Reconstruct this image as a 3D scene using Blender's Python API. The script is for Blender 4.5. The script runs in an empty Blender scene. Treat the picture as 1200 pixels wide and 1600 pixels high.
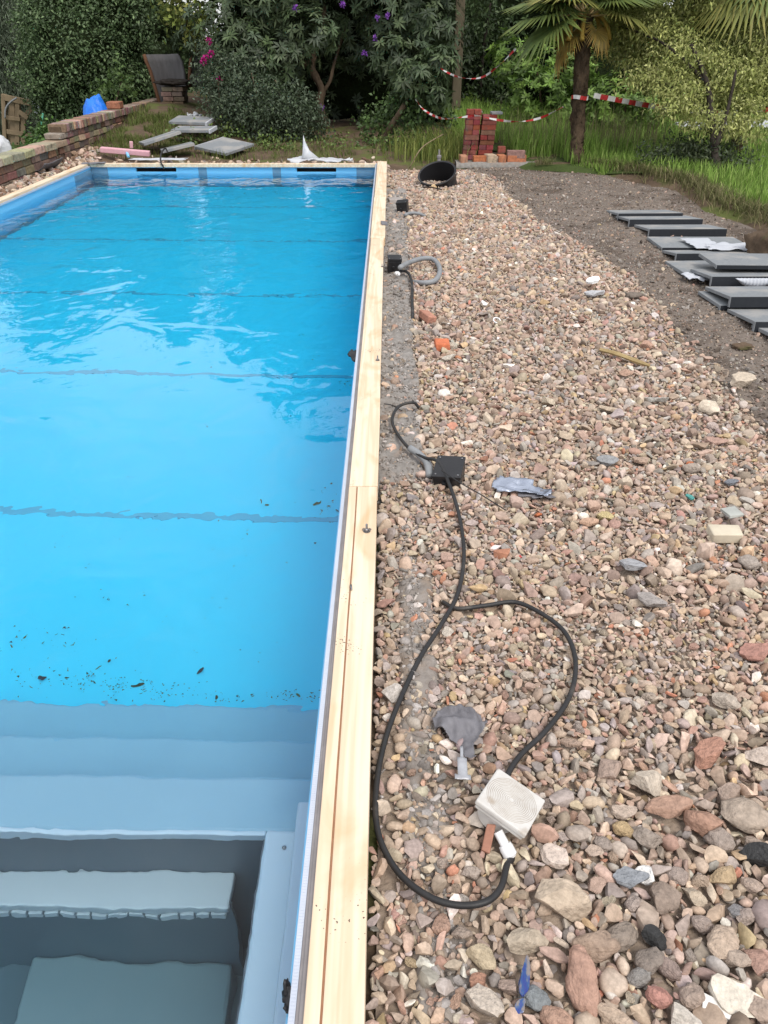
import bpy, bmesh, math, random
import numpy as np
from mathutils import Vector, Matrix, Euler, noise as mnoise

random.seed(7); RNG = np.random.default_rng(7)
R = math.radians
scn = bpy.context.scene
col = scn.collection

# ------------------------------------------------------------------ camera
F_PX = 1202.0                       # focal length in pixels of the 1200 x 1600 photograph
PITCH = R(31.6); YAW = 0.00496
CAM = Vector((0, 0, 1.6))
cd = bpy.data.cameras.new('camera'); cam = bpy.data.objects.new('camera', cd); col.objects.link(cam)
cam.location = CAM; cam.rotation_euler = (math.pi / 2 - PITCH, 0, YAW)
cd.sensor_fit = 'VERTICAL'; cd.sensor_height = 32.0; cd.lens = 32.0 * F_PX / 1600.0
cd.clip_start = 0.05; cd.clip_end = 2000
scn.camera = cam

# ------------------------------------------------------------------ sky and sun
SUN_EL, SUN_AZ = R(56), R(150)      # azimuth clockwise from +Y: behind the camera, a little to the right
w = bpy.data.worlds.new('World'); scn.world = w; w.use_nodes = True
nt = w.node_tree; nt.nodes.clear()
wo = nt.nodes.new('ShaderNodeOutputWorld'); wb = nt.nodes.new('ShaderNodeBackground')
sky = nt.nodes.new('ShaderNodeTexSky'); sky.sky_type = 'NISHITA'; sky.sun_disc = False
sky.sun_elevation = SUN_EL; sky.sun_rotation = SUN_AZ; sky.dust_density = 2.0
tc = nt.nodes.new('ShaderNodeTexCoord')
cn = nt.nodes.new('ShaderNodeTexNoise'); cn.inputs['Scale'].default_value = 2.2; cn.inputs['Detail'].default_value = 5
cr = nt.nodes.new('ShaderNodeMapRange'); cr.inputs[1].default_value = .34; cr.inputs[2].default_value = .62
cr.inputs[3].default_value = .35; cr.inputs[4].default_value = .95
cm = nt.nodes.new('ShaderNodeMix'); cm.data_type = 'RGBA'
cm.inputs[7].default_value = (8.2, 8.3, 8.6, 1)           # lit cloud, in the sky texture's units
nt.links.new(tc.outputs['Generated'], cn.inputs['Vector']); nt.links.new(cn.outputs[0], cr.inputs[0])
nt.links.new(cr.outputs[0], cm.inputs[0]); nt.links.new(sky.outputs[0], cm.inputs[6])
nt.links.new(cm.outputs[2], wb.inputs[0]); nt.links.new(wb.outputs[0], wo.inputs[0])
wb.inputs[1].default_value = 0.11
ld = bpy.data.lights.new('sun', 'SUN'); sun = bpy.data.objects.new('sun', ld); col.objects.link(sun)
ld.energy = 1.5; ld.angle = R(22); ld.color = (1, .95, .87)
sd = Vector((math.sin(SUN_AZ) * math.cos(SUN_EL), math.cos(SUN_AZ) * math.cos(SUN_EL), math.sin(SUN_EL)))
sun.rotation_euler = sd.to_track_quat('Z', 'Y').to_euler()
vs = scn.view_settings; vs.view_transform = 'Standard'; vs.look = 'None'; vs.gamma = 1; vs.use_curve_mapping = False
vs.exposure = 0.62
scn.render.engine = 'CYCLES'
cy = scn.cycles; cy.use_denoising = True; cy.max_bounces = 8; cy.transmission_bounces = 6; cy.diffuse_bounces = 3
cy.glossy_bounces = 4; cy.sample_clamp_indirect = 8

# ------------------------------------------------------------------ measuring helpers: sight lines of the photograph to real places
def ray(px, py):
    x = (px - 600) / F_PX; y = (800 - py) / F_PX
    cp, sp = math.cos(PITCH), math.sin(PITCH); fy = cp + y * sp; fz = -sp + y * cp
    c, s = math.cos(YAW), math.sin(YAW)
    return Vector((c * x - s * fy, s * x + c * fy, fz))
def at(px, py, z=0.0):
    d = ray(px, py); return CAM + d * ((z - CAM.z) / d.z)
def aty(px, py, Y):
    d = ray(px, py); return CAM + d * (Y / d.y)
def atx(px, py, X):
    d = ray(px, py); return CAM + d * (X / d.x)
ZW = -0.05                           # water level
def uw(px, py, depth):               # a place under the water, sight line bent at the surface
    p = at(px, py, ZW); d = ray(px, py).normalized() / 1.333
    d.z = -math.sqrt(1 - d.x ** 2 - d.y ** 2); return p + d * (depth / -d.z)
def nz(x, y, z=0.0): return mnoise.noise(Vector((x, y, z)))

# ------------------------------------------------------------------ materials
MATS = {}
def _nodes(name):
    m = bpy.data.materials.new(name); m.use_nodes = True; t = m.node_tree
    return m, t, t.nodes['Principled BSDF'], t.nodes['Material Output']
def mat(name, c1, c2=None, rough=.8, scale=6.0, detail=6, bump=.0, bscale=None, spec=.3, metal=0.0, stretch=(1, 1, 1),
        src=None, var=.35, c3=None, t3=.62, s3=2.0, coat=0.0, transl=0.0, coords='Object'):
    """Generic weathered surface: two colours mixed by noise, an optional third in large patches, noise relief.
    src: None, 'object' (Object Info colour), 'inst' / 'attr' (colour attribute col) multiplies in as the base."""
    if name in MATS: return MATS[name]
    m, t, b, o = _nodes(name); N = t.nodes.new; L = t.links.new
    tcn = N('ShaderNodeTexCoord'); mp = N('ShaderNodeMapping'); mp.inputs['Scale'].default_value = stretch
    L(tcn.outputs[coords], mp.inputs[0])
    n1 = N('ShaderNodeTexNoise'); n1.inputs['Scale'].default_value = scale; n1.inputs['Detail'].default_value = detail
    n1.inputs['Roughness'].default_value = .65; L(mp.outputs[0], n1.inputs['Vector'])
    mr = N('ShaderNodeMapRange'); mr.inputs[1].default_value = .3; mr.inputs[2].default_value = .7; L(n1.outputs[0], mr.inputs[0])
    if src:
        if src == 'object': s = N('ShaderNodeObjectInfo'); sc = s.outputs['Color']
        else:
            s = N('ShaderNodeAttribute'); s.attribute_name = 'col'; s.attribute_type = 'INSTANCER' if src == 'inst' else 'GEOMETRY'; sc = s.outputs['Color']
        hv = N('ShaderNodeMapRange'); hv.inputs[3].default_value = 1 - var; hv.inputs[4].default_value = 1 + var; L(mr.outputs[0], hv.inputs[0])
        mx = N('ShaderNodeMix'); mx.data_type = 'RGBA'; mx.blend_type = 'MULTIPLY'; mx.inputs[0].default_value = 1
        L(sc, mx.inputs[6]); L(hv.outputs[0], mx.inputs[7]); out = mx.outputs[2]
    else:
        mx = N('ShaderNodeMix'); mx.data_type = 'RGBA'
        mx.inputs[6].default_value = (*c1, 1); mx.inputs[7].default_value = (*(c2 or c1), 1); L(mr.outputs[0], mx.inputs[0]); out = mx.outputs[2]
    if c3:
        n3 = N('ShaderNodeTexNoise'); n3.inputs['Scale'].default_value = s3; n3.inputs['Detail'].default_value = 8; L(mp.outputs[0], n3.inputs['Vector'])
        r3 = N('ShaderNodeMapRange'); r3.inputs[1].default_value = t3 - .06; r3.inputs[2].default_value = t3 + .06; L(n3.outputs[0], r3.inputs[0])
        m3 = N('ShaderNodeMix'); m3.data_type = 'RGBA'; L(r3.outputs[0], m3.inputs[0]); L(out, m3.inputs[6]); m3.inputs[7].default_value = (*c3, 1); out = m3.outputs[2]
    L(out, b.inputs['Base Color'])
    b.inputs['Roughness'].default_value = rough; b.inputs['Metallic'].default_value = metal
    b.inputs['Specular IOR Level'].default_value = spec; b.inputs['Coat Weight'].default_value = coat
    if bump:
        n2 = N('ShaderNodeTexNoise'); n2.inputs['Scale'].default_value = bscale or scale * 3; n2.inputs['Detail'].default_value = 8; L(mp.outputs[0], n2.inputs['Vector'])
        bp = N('ShaderNodeBump'); bp.inputs['Strength'].default_value = 1; bp.inputs['Distance'].default_value = bump
        L(n2.outputs[0], bp.inputs['Height']); L(bp.outputs[0], b.inputs['Normal'])
    if transl:
        tr = N('ShaderNodeBsdfTranslucent'); ms = N('ShaderNodeMixShader'); ms.inputs[0].default_value = transl
        L(out, tr.inputs[0]); L(b.outputs[0], ms.inputs[1]); L(tr.outputs[0], ms.inputs[2]); L(ms.outputs[0], o.inputs[0])
    MATS[name] = m; return m

def mat_pine():
    m, t, b, o = _nodes('pine'); N = t.nodes.new; L = t.links.new
    tcn = N('ShaderNodeTexCoord'); mp = N('ShaderNodeMapping'); mp.inputs['Scale'].default_value = (1, .035, 1)
    L(tcn.outputs['Object'], mp.inputs[0])
    n = N('ShaderNodeTexNoise'); n.inputs['Scale'].default_value = 16; n.inputs['Detail'].default_value = 3; n.inputs['Distortion'].default_value = .3; L(mp.outputs[0], n.inputs['Vector'])
    mu = N('ShaderNodeMath'); mu.operation = 'MULTIPLY'; mu.inputs[1].default_value = 26; L(n.outputs[0], mu.inputs[0])
    si = N('ShaderNodeMath'); si.operation = 'SINE'; L(mu.outputs[0], si.inputs[0])
    r = N('ShaderNodeMapRange'); r.inputs[1].default_value = -1; L(si.outputs[0], r.inputs[0])
    mx = N('ShaderNodeMix'); mx.data_type = 'RGBA'; mx.inputs[6].default_value = (.76, .64, .485, 1); mx.inputs[7].default_value = (.66, .515, .36, 1); L(r.outputs[0], mx.inputs[0])
    n2 = N('ShaderNodeTexNoise'); n2.inputs['Scale'].default_value = 3.2; n2.inputs['Detail'].default_value = 5; n2.inputs['Distortion'].default_value = .8
    mp2 = N('ShaderNodeMapping'); mp2.inputs['Scale'].default_value = (2.2, .9, 1); L(tcn.outputs['Object'], mp2.inputs[0]); L(mp2.outputs[0], n2.inputs['Vector'])
    r2 = N('ShaderNodeMapRange'); r2.inputs[1].default_value = .50; r2.inputs[2].default_value = .80; L(n2.outputs[0], r2.inputs[0])
    m2 = N('ShaderNodeMix'); m2.data_type = 'RGBA'; L(r2.outputs[0], m2.inputs[0]); L(mx.outputs[2], m2.inputs[6]); m2.inputs[7].default_value = (.56, .34, .16, 1)
    vo = N('ShaderNodeTexVoronoi'); vo.inputs['Scale'].default_value = 3.1; mp3 = N('ShaderNodeMapping'); mp3.inputs['Scale'].default_value = (1, .55, 1)
    L(tcn.outputs['Object'], mp3.inputs[0]); L(mp3.outputs[0], vo.inputs['Vector'])
    r3 = N('ShaderNodeMapRange'); r3.inputs[1].default_value = .02; r3.inputs[2].default_value = .06; r3.inputs[3].default_value = .85; r3.inputs[4].default_value = 0; L(vo.outputs['Distance'], r3.inputs[0])
    m3 = N('ShaderNodeMix'); m3.data_type = 'RGBA'; L(r3.outputs[0], m3.inputs[0]); L(m2.outputs[2], m3.inputs[6]); m3.inputs[7].default_value = (.30, .16, .07, 1)
    # specks of dirt
    n4 = N('ShaderNodeTexNoise'); n4.inputs['Scale'].default_value = 160; n4.inputs['Detail'].default_value = 1; L(tcn.outputs['Object'], n4.inputs['Vector'])
    n5 = N('ShaderNodeTexNoise'); n5.inputs['Scale'].default_value = 5; L(tcn.outputs['Object'], n5.inputs['Vector'])
    a5 = N('ShaderNodeMath'); a5.operation = 'MULTIPLY'; L(n4.outputs[0], a5.inputs[0]); L(n5.outputs[0], a5.inputs[1])
    r4 = N('ShaderNodeMapRange'); r4.inputs[1].default_value = .455; r4.inputs[2].default_value = .49; L(a5.outputs[0], r4.inputs[0])
    m4 = N('ShaderNodeMix'); m4.data_type = 'RGBA'; L(r4.outputs[0], m4.inputs[0]); L(m3.outputs[2], m4.inputs[6]); m4.inputs[7].default_value = (.10, .07, .05, 1)
    L(m4.outputs[2], b.inputs['Base Color']); b.inputs['Roughness'].default_value = .65; b.inputs['Specular IOR Level'].default_value = .3
    bp = N('ShaderNodeBump'); bp.inputs['Distance'].default_value = .0012; L(r.outputs[0], bp.inputs['Height']); L(bp.outputs[0], b.inputs['Normal'])
    return m

def mat_water():
    m, t, b, o = _nodes('water'); N = t.nodes.new; L = t.links.new
    b.inputs['Base Color'].default_value = (1, 1, 1, 1); b.inputs['Roughness'].default_value = 0.0
    b.inputs['IOR'].default_value = 1.333; b.inputs['Transmission Weight'].default_value = 1.0
    tcn = N('ShaderNodeTexCoord')
    def ns(scale, dist, det=2):
        mp = N('ShaderNodeMapping'); mp.inputs['Scale'].default_value = (1, .8, 1); mp.inputs['Rotation'].default_value = (0, 0, .35); L(tcn.outputs['Object'], mp.inputs[0])
        n = N('ShaderNodeTexNoise'); n.inputs['Scale'].default_value = scale; n.inputs['Detail'].default_value = det; n.inputs['Distortion'].default_value = dist
        L(mp.outputs[0], n.inputs['Vector']); return n
    n1, n2 = ns(2.6, .6), ns(9.0, .5, 2)
    # the breeze ruffles some areas more than others
    n3 = ns(.55, .2, 2); r3 = N('ShaderNodeMapRange'); r3.inputs[1].default_value = .38; r3.inputs[2].default_value = .66; r3.inputs[3].default_value = .10; r3.inputs[4].default_value = .6; L(n3.outputs[0], r3.inputs[0])
    k = N('ShaderNodeMath'); k.operation = 'MULTIPLY'; L(n2.outputs[0], k.inputs[0]); L(r3.outputs[0], k.inputs[1])
    k2 = N('ShaderNodeMath'); k2.operation = 'MULTIPLY'; k2.inputs[1].default_value = .45; L(k.outputs[0], k2.inputs[0])
    a = N('ShaderNodeMath'); a.operation = 'ADD'; L(n1.outputs[0], a.inputs[0]); L(k2.outputs[0], a.inputs[1])
    bp = N('ShaderNodeBump'); bp.inputs['Strength'].default_value = 1; bp.inputs['Distance'].default_value = .017
    L(a.outputs[0], bp.inputs['Height']); L(bp.outputs[0], b.inputs['Normal'])
    va = N('ShaderNodeVolumeAbsorption'); va.inputs['Color'].default_value = (.22, .90, .99, 1); va.inputs['Density'].default_value = .38
    L(va.outputs[0], o.inputs['Volume'])
    return m

M = dict(
    pine=mat_pine(), water=mat_water(),
    soil=mat('soil', (.225, .187, .157), (.135, .109, .09), .95, 16, 10, .02, 45, .15, c3=(.105, .082, .066), t3=.57, s3=2.2),
    gravel_soil=mat('gravel_soil', (.36, .285, .225), (.25, .195, .15), .95, 9, 9, .01, 60, .15),
    bank=mat('bank', (.15, .105, .07), (.075, .052, .036), .95, 4, 9, .02, 22, .15, c3=(.10, .115, .035), t3=.56, s3=1.6),
    turf=mat('turf', (.07, .10, .03), (.045, .06, .02), .95, 2.5, 8, .02, 30, .1),
    concrete=mat('concrete', (.31, .29, .27), (.18, .165, .15), .95, 22, 10, .012, 40, .2, c3=(.27, .22, .185), t3=.62, s3=7),
    cement=mat('cement', (.31, .28, .255), (.17, .145, .125), .95, 16, 10, .008, 50, .2, c3=(.25, .2, .16), t3=.58, s3=9),
    liner=mat('liner', (.05, .67, .95), (.055, .69, .96), .35, .8, 3, 0, None, .4),
    liner_wall=mat('liner_wall', (.19, .52, .80), (.205, .54, .82), .3, .8, 3, 0, None, .4),
    step_pp=mat('step_pp', (.255, .44, .60), (.28, .47, .63), .35, 1.5, 3, 0, None, .4),
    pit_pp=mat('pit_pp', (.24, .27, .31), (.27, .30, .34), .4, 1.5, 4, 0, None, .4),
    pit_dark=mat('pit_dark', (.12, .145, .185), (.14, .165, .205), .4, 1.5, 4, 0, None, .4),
    bench_pp=mat('bench_pp', (.54, .57, .64), (.58, .61, .68), .4, 1.5, 4, 0, None, .4),
    ledge_pp=mat('ledge_pp', (.50, .62, .76), (.54, .66, .79), .3, 1.5, 3, 0, None, .4),
    fseam=mat('floor_seam', (.09, .42, .62), (.12, .47, .67), .4, 8, 4, 0, None, .3),
    seam=mat('seam', (.13, .25, .36), (.17, .30, .42), .4, 8, 4, 0, None, .3),
    white_pvc=mat('white_pvc', (.52, .56, .64), (.46, .50, .58), .4, 12, 4, .0006, 220, .4),
    channel=mat('channel', (.30, .28, .28), (.22, .20, .20), .5, 14, 5, 0, None, .4, .2),
    black=mat('black_plastic', (.012, .012, .014), (.02, .02, .022), .42, 12, 4, .0006, 200, .4, c3=(.06, .055, .05), t3=.66, s3=9),
    rubber=mat('cable_rubber', (.013, .013, .014), (.025, .024, .024), .5, 18, 5, .0005, 150, .4, c3=(.07, .06, .05), t3=.68, s3=8),
    dark=mat('opening_black', (.006, .006, .008), (.01, .01, .012), .8),
    conduit=mat('conduit', (.20, .21, .22), (.26, .27, .28), .55, 10, 4, 0, None, .4),
    white=mat('white_plastic', (.60, .585, .555), (.50, .475, .44), .6, 30, 8, .0008, 120, .4, c3=(.36, .29, .22), t3=.62, s3=16),
    ring=mat('ring_dirty', (.36, .30, .24), (.52, .49, .45), .7, 40, 6, 0, None, .3),
    cap=mat('gland_white', (.80, .80, .80), (.72, .72, .72), .4, 9, 4, 0, None, .4),
    slab=mat('slab', (.235, .25, .26), (.18, .19, .20), .75, 60, 8, .0012, 240, .3, c3=(.31, .30, .285), t3=.56, s3=3),
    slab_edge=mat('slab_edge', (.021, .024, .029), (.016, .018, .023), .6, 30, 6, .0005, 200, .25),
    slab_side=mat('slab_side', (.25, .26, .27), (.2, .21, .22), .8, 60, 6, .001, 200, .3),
    paper=mat('paper', (.60, .62, .66), (.52, .54, .58), .8, 8, 5, .002, 30, .2, transl=.2),
    foil=mat('foil', (.46, .50, .58), (.30, .33, .40), .32, 14, 5, .004, 30, .5, .75),
    membrane=mat('membrane', (.19, .185, .20), (.13, .125, .135), .7, 16, 6, .002, 60, .3),
    strip=mat('silver_strip', (.30, .30, .32), (.44, .45, .47), .4, 30, 5, .001, 60, .5, .2),
    pinkfoam=mat('pink_foam', (.66, .40, .44), (.56, .30, .34), .85, 10, 5, .001, 60, .2),
    poly=mat('polythene', (.78, .79, .80), (.66, .68, .72), .35, 10, 5, .004, 18, .5, transl=.35),
    metal=mat('bolt_metal', (.36, .36, .38), (.2, .19, .19), .38, 30, 5, 0, None, .5, .9),
    tapewhite=mat('tape_white', (.72, .72, .70), (.64, .63, .61), .4, 10, 4, 0, None, .4, transl=.25),
    tapered=mat('tape_red', (.52, .035, .035), (.44, .03, .03), .4, 10, 4, 0, None, .4, transl=.25),
    brick=mat('brick_obj', None, src='object', var=.32, rough=.92, scale=18, detail=8, bump=.004, bscale=45, spec=.15, c3=(.10, .09, .075), t3=.66, s3=7),
    stone=mat('stone_obj', None, src='object', var=.30, rough=.92, scale=3.2, detail=12, bump=.010, bscale=4.5, spec=.2),
    stone_i=mat('stone_inst', None, src='inst', var=.28, rough=.92, scale=3.0, detail=8, spec=.18),
    leaf=mat('leaf', None, src='attr', var=.12, rough=.5, scale=8, detail=2, spec=.35, transl=.22),
    leaf_matt=mat('leaf_matt', None, src='attr', var=.12, rough=.75, scale=8, detail=2, spec=.2, transl=.3),
    bark=mat('bark', (.16, .115, .075), (.07, .05, .035), .95, 9, 8, .02, 26, .15, stretch=(1, 1, .35)),
    barkdark=mat('bark_dark', (.05, .042, .035), (.028, .022, .018), .95, 9, 8, .02, 26, .1),
    palmbark=mat('palm_fibre', (.10, .07, .045), (.03, .022, .015), .98, 14, 9, .03, 40, .1, stretch=(1, 1, .5)),
    oldwood=mat('old_timber', (.27, .205, .13), (.18, .135, .085), .85, 14, 8, .003, 40, .2, stretch=(1, 1, .25)),
    panelgrey=mat('panel_grey', (.145, .137, .137), (.095, .09, .088), .75, 12, 8, .002, 60, .25, stretch=(1, 1, .2)),
    panelrim=mat('panel_rim', (.17, .085, .045), (.10, .05, .028), .85, 12, 8, .003, 60, .2),
    tarp=mat('blue_tarp', (.012, .15, .66), (.02, .20, .76), .45, 7, 5, .012, 16, .4),
    glassy=mat('iridescent_glass', (.018, .02, .20), (.015, .10, .20), .15, 1.6, 3, 0, None, .6, c3=(.20, .17, .16), t3=.56, s3=1.4),
    green=mat('green_plastic', (.06, .26, .17), None, .5),
    stick=mat('split_stick', (.44, .34, .17), (.32, .23, .11), .8, 20, 6, .001, 60, .2, stretch=(.2, 1, 1)),
)

# ------------------------------------------------------------------ object helpers
BASE = {}                            # world position of an object's origin
def tag(o, label=None, cat=None, group=None, kind=None):
    if label: o['label'] = label
    if cat: o['category'] = cat
    if group: o['group'] = group
    if kind: o['kind'] = kind
    return o
def thing(name, label, cat, loc, group=None):
    o = bpy.data.objects.new(name, None); o.empty_display_size = .1; col.objects.link(o); o.location = loc
    BASE[o.name] = Vector(loc); return tag(o, label, cat, group)
def link(name, me, material, parent=None, base=None):
    o = bpy.data.objects.new(name, me); col.objects.link(o)
    if material:
        if isinstance(material, (list, tuple)):
            for q in material: me.materials.append(q)
        else: me.materials.append(material)
    BASE[o.name] = base
    if parent: o.parent = parent
    else: o.location = base
    return o
def mk(name, vf, material, parent=None, smooth=False, sharp=None, mi=None, bevel=0, origin=None):
    """world-space verts + faces -> ONE mesh object"""
    v, f = vf; v = np.array([tuple(p) for p in v], dtype=float)
    b = BASE[parent.name] if parent else Vector(origin if origin is not None else ((v[:, 0].min() + v[:, 0].max()) / 2, (v[:, 1].min() + v[:, 1].max()) / 2, v[:, 2].min()))
    me = bpy.data.meshes.new(name); me.from_pydata((v - np.array(b)).tolist(), [], f); me.update()
    if smooth or sharp:
        me.polygons.foreach_set('use_smooth', [True] * len(me.polygons))
        if sharp: me.set_sharp_from_angle(angle=R(sharp))
    if mi: me.polygons.foreach_set('material_index', mi)
    o = link(name, me, material, parent, b)
    if bevel:
        m = o.modifiers.new('bevel', 'BEVEL'); m.width = bevel; m.segments = 2; m.limit_method = 'ANGLE'
    return o
def join(*parts):
    v, f = [], []
    for pv, pf in parts:
        k = len(v); v += [tuple(p) for p in pv]; f += [tuple(i + k for i in q) for q in pf]
    return v, f
def xf(vf, m): return [m @ Vector(p) for p in vf[0]], vf[1]
def box(x0, x1, y0, y1, z0, z1):
    v = [(x, y, z) for z in (z0, z1) for x, y in ((x0, y0), (x1, y0), (x1, y1), (x0, y1))]
    return v, [(3, 2, 1, 0), (4, 5, 6, 7), (0, 1, 5, 4), (1, 2, 6, 5), (2, 3, 7, 6), (3, 0, 4, 7)]
def boxc(c, s, rot=(0, 0, 0)):
    return xf(box(-s[0] / 2, s[0] / 2, -s[1] / 2, s[1] / 2, -s[2] / 2, s[2] / 2), Matrix.Translation(c) @ Euler(rot).to_matrix().to_4x4())
def prism(pts, z0, z1):
    n = len(pts); v = [(x, y, z0) for x, y in pts] + [(x, y, z1) for x, y in pts]
    return v, [tuple(range(n - 1, -1, -1)), tuple(range(n, 2 * n))] + [(i, (i + 1) % n, n + (i + 1) % n, n + i) for i in range(n)]
def smooth_path(p, k=8):
    p = [Vector(q) for q in p]; q = [2 * p[0] - p[1]] + p + [2 * p[-1] - p[-2]]; out = []
    for i in range(1, len(q) - 2):
        for j in range(k):
            t = j / k; a, b, c, d = q[i - 1], q[i], q[i + 1], q[i + 2]
            out.append(.5 * (2 * b + (c - a) * t + (2 * a - 5 * b + 4 * c - d) * t * t + (3 * b - a - 3 * c + d) * t ** 3))
    return out + [p[-1]]
def tube(path, r, n=8, rough=0.0):
    path = [Vector(p) for p in path]; v, f = [], []; ref = Vector((0, 0, 1)); m = len(path)
    for i, p in enumerate(path):
        d = (path[min(i + 1, m - 1)] - path[max(i - 1, 0)]).normalized()
        if abs(d.dot(ref)) > .95: ref = Vector((1, .1, 0))
        a = d.cross(ref).normalized(); b = d.cross(a); ref = -b if b.dot(ref) < 0 else b
        rr = r[i] if isinstance(r, (list, tuple)) else r
        for k in range(n):
            t = 2 * math.pi * k / n; q = rr * (1 + rough * nz(p.x * 6 + k * 1.7, p.y * 6, p.z * 6)) if rough else rr
            v.append(p + (a * math.cos(t) + b * math.sin(t)) * q)
    for i in range(m - 1):
        for k in range(n): f.append((i * n + k, i * n + (k + 1) % n, (i + 1) * n + (k + 1) % n, (i + 1) * n + k))
    f.append(tuple(range(n - 1, -1, -1))); f.append(tuple((m - 1) * n + k for k in range(n)))
    return v, f
def lathe(prof, n=24, m=Matrix.Identity(4), closed=False, caps=True):
    v, f = [], []
    for r_, z in prof:
        for k in range(n):
            t = 2 * math.pi * k / n; v.append(m @ Vector((r_ * math.cos(t), r_ * math.sin(t), z)))
    k = len(prof)
    for i in range(k if closed else k - 1):
        j = (i + 1) % k
        for q in range(n): f.append((i * n + q, i * n + (q + 1) % n, j * n + (q + 1) % n, j * n + q))
    if not closed and caps: f.append(tuple(range(n - 1, -1, -1))); f.append(tuple((k - 1) * n + q for q in range(n)))
    return v, f
def grid(xs, ys, h, hole=None):
    v = [(x, y, h(x, y)) for y in ys for x in xs]; n = len(xs); f = []
    for j in range(len(ys) - 1):
        for i in range(n - 1):
            if hole and hole((xs[i] + xs[i + 1]) / 2, (ys[j] + ys[j + 1]) / 2): continue
            f.append((j * n + i, j * n + i + 1, (j + 1) * n + i + 1, (j + 1) * n + i))
    return v, f
def np_mesh(name, verts, faces, colors, material, parent=None, base=None, smooth=False):
    """fast mesh from numpy arrays; faces (n, k) all of one size; colors per vertex"""
    b = np.array(BASE[parent.name] if parent else (base if base is not None else (0, 0, 0)), dtype=float)
    me = bpy.data.meshes.new(name); nv, (nf, k) = len(verts), faces.shape
    me.vertices.add(nv); me.vertices.foreach_set('co', (verts - b).astype(np.float32).ravel())
    me.loops.add(nf * k); me.loops.foreach_set('vertex_index', faces.astype(np.int32).ravel())
    me.polygons.add(nf); me.polygons.foreach_set('loop_start', np.arange(0, nf * k, k, dtype=np.int32))
    if smooth: me.polygons.foreach_set('use_smooth', np.ones(nf, bool))
    me.update(calc_edges=True)
    if colors is not None:
        a = me.attributes.new('col', 'FLOAT_COLOR', 'POINT'); c = np.ones((nv, 4), np.float32); c[:, :3] = colors; a.data.foreach_set('color', c.ravel())
    return link(name, me, material, parent, Vector(b))

# ------------------------------------------------------------------ setting: terrain
WALLX = -4.8
def grass_edge_x(y):                 # where the lawn begins at the right
    if y > 11.9: return 1.9 if y < 14 else 1.2
    return float(np.interp(y, [0, 4, 6.8, 7.6, 8.2, 8.9, 10.3, 11.2, 11.9], [4.2, 4.0, 3.85, 3.55, 3.55, 3.45, 3.5, 3.1, 2.6]))
def h(x, y):
    z = -.03
    if x < WALLX - .1: return -.55 + .05 * nz(x * .5, y * .5)
    if y > 12.1 and x < 2.0:
        t = min(1, max(0, (y - 12.5) / 4.5)); left = min(1, max(0, (-2.2 - x) / 2.0))
        z += .10 * t + .38 * t * left
        z += .06 * min(1, max(0, (y - 12.2) / .6)) * (nz(x * 2.1, y * 2.1) + .6)
    if x < -4.3 and y < 13: z += .05
    e = x - grass_edge_x(y)
    if e > 0: z += .10 * min(1, e / .22) + .02 * nz(x, y) + (.03 * nz(x * 8, y * 8) if e < .5 else 0)
    z += .012 * nz(x * 3, y * 3)
    return z
POOL = (-4.35, -.10, -1.2, 12.06)
def inpool(x, y): return POOL[0] < x < POOL[1] and POOL[2] < y < POOL[3]
xs = [-600, -150, -60, -30, -20, -14, -10, -8, -6.5, -5.6, -5.1, -4.95, -4.85, -4.6, -4.35] + list(np.arange(-4.1, -.2, .24)) + [-.10] + list(np.arange(.1, 5.0, .16)) + [5.3, 6, 7, 8, 10, 14, 20, 30, 60, 150, 600]
ys = [-600, -100, -30, -10, -5, -2, -1.2] + list(np.arange(-.7, 12, .3)) + [12.06] + list(np.arange(12.2, 20, .2)) + [20.5, 21.5, 23, 26, 30, 40, 80, 200, 700]
g = mk('ground', grid(xs, ys, h, inpool), M['bank'], smooth=True, origin=(0, 0, 0)); tag(g, kind='structure')

def bound_x(y):                      # right border of the rubble, towards the trodden soil
    return float(np.interp(y, [0, 2, 3.24, 4.33, 6.2, 7.1, 8.2, 9.5, 11.2, 11.9], [2.4, 1.95, 1.77, 1.84, 1.87, 1.8, 1.54, 1.44, 1.42, 1.12])) + .10 * nz(y * 2.3, 3.1) + .05 * nz(y * 7, 8.8)
def hg(x, y): return .012 * nz(x * 2.2, y * 2.2, 5) + .008 * nz(x * 7, y * 7, 2) - .004
gb = mk('gravel_bed', grid(list(np.arange(-.02, 2.5, .05)), list(np.arange(-.3, 12.01, .07)), lambda x, y: hg(x, y) - .012 - max(0, x - bound_x(y)) * .06), M['gravel_soil'], smooth=True, origin=(0, 0, 0))
tag(gb, kind='structure')
def hs(x, y): return .016 * nz(x * 1.6, y * 1.6, 9) + .012 * nz(x * 6, y * 6, 1) + .008 * nz(x * 17, y * 17, 4) - .002 - .05 * max(0, bound_x(y) + .12 - x) / .3
sp_ys = list(np.arange(.3, 12.25, .05)); sp_n = 46
spv, spf = [], []
for y in sp_ys:
    x0 = bound_x(y) - .12; x1 = grass_edge_x(y) + .05
    for i in range(sp_n):
        x = x0 + (x1 - x0) * i / (sp_n - 1); spv.append((x, y, hs(x, y)))
for j in range(len(sp_ys) - 1):
    for i in range(sp_n - 1): spf.append((j * sp_n + i, j * sp_n + i + 1, (j + 1) * sp_n + i + 1, (j + 1) * sp_n + i))
tag(mk('soil_path', (spv, spf), M['soil'], smooth=True, origin=(0, 0, 0)), kind='structure')
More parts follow.
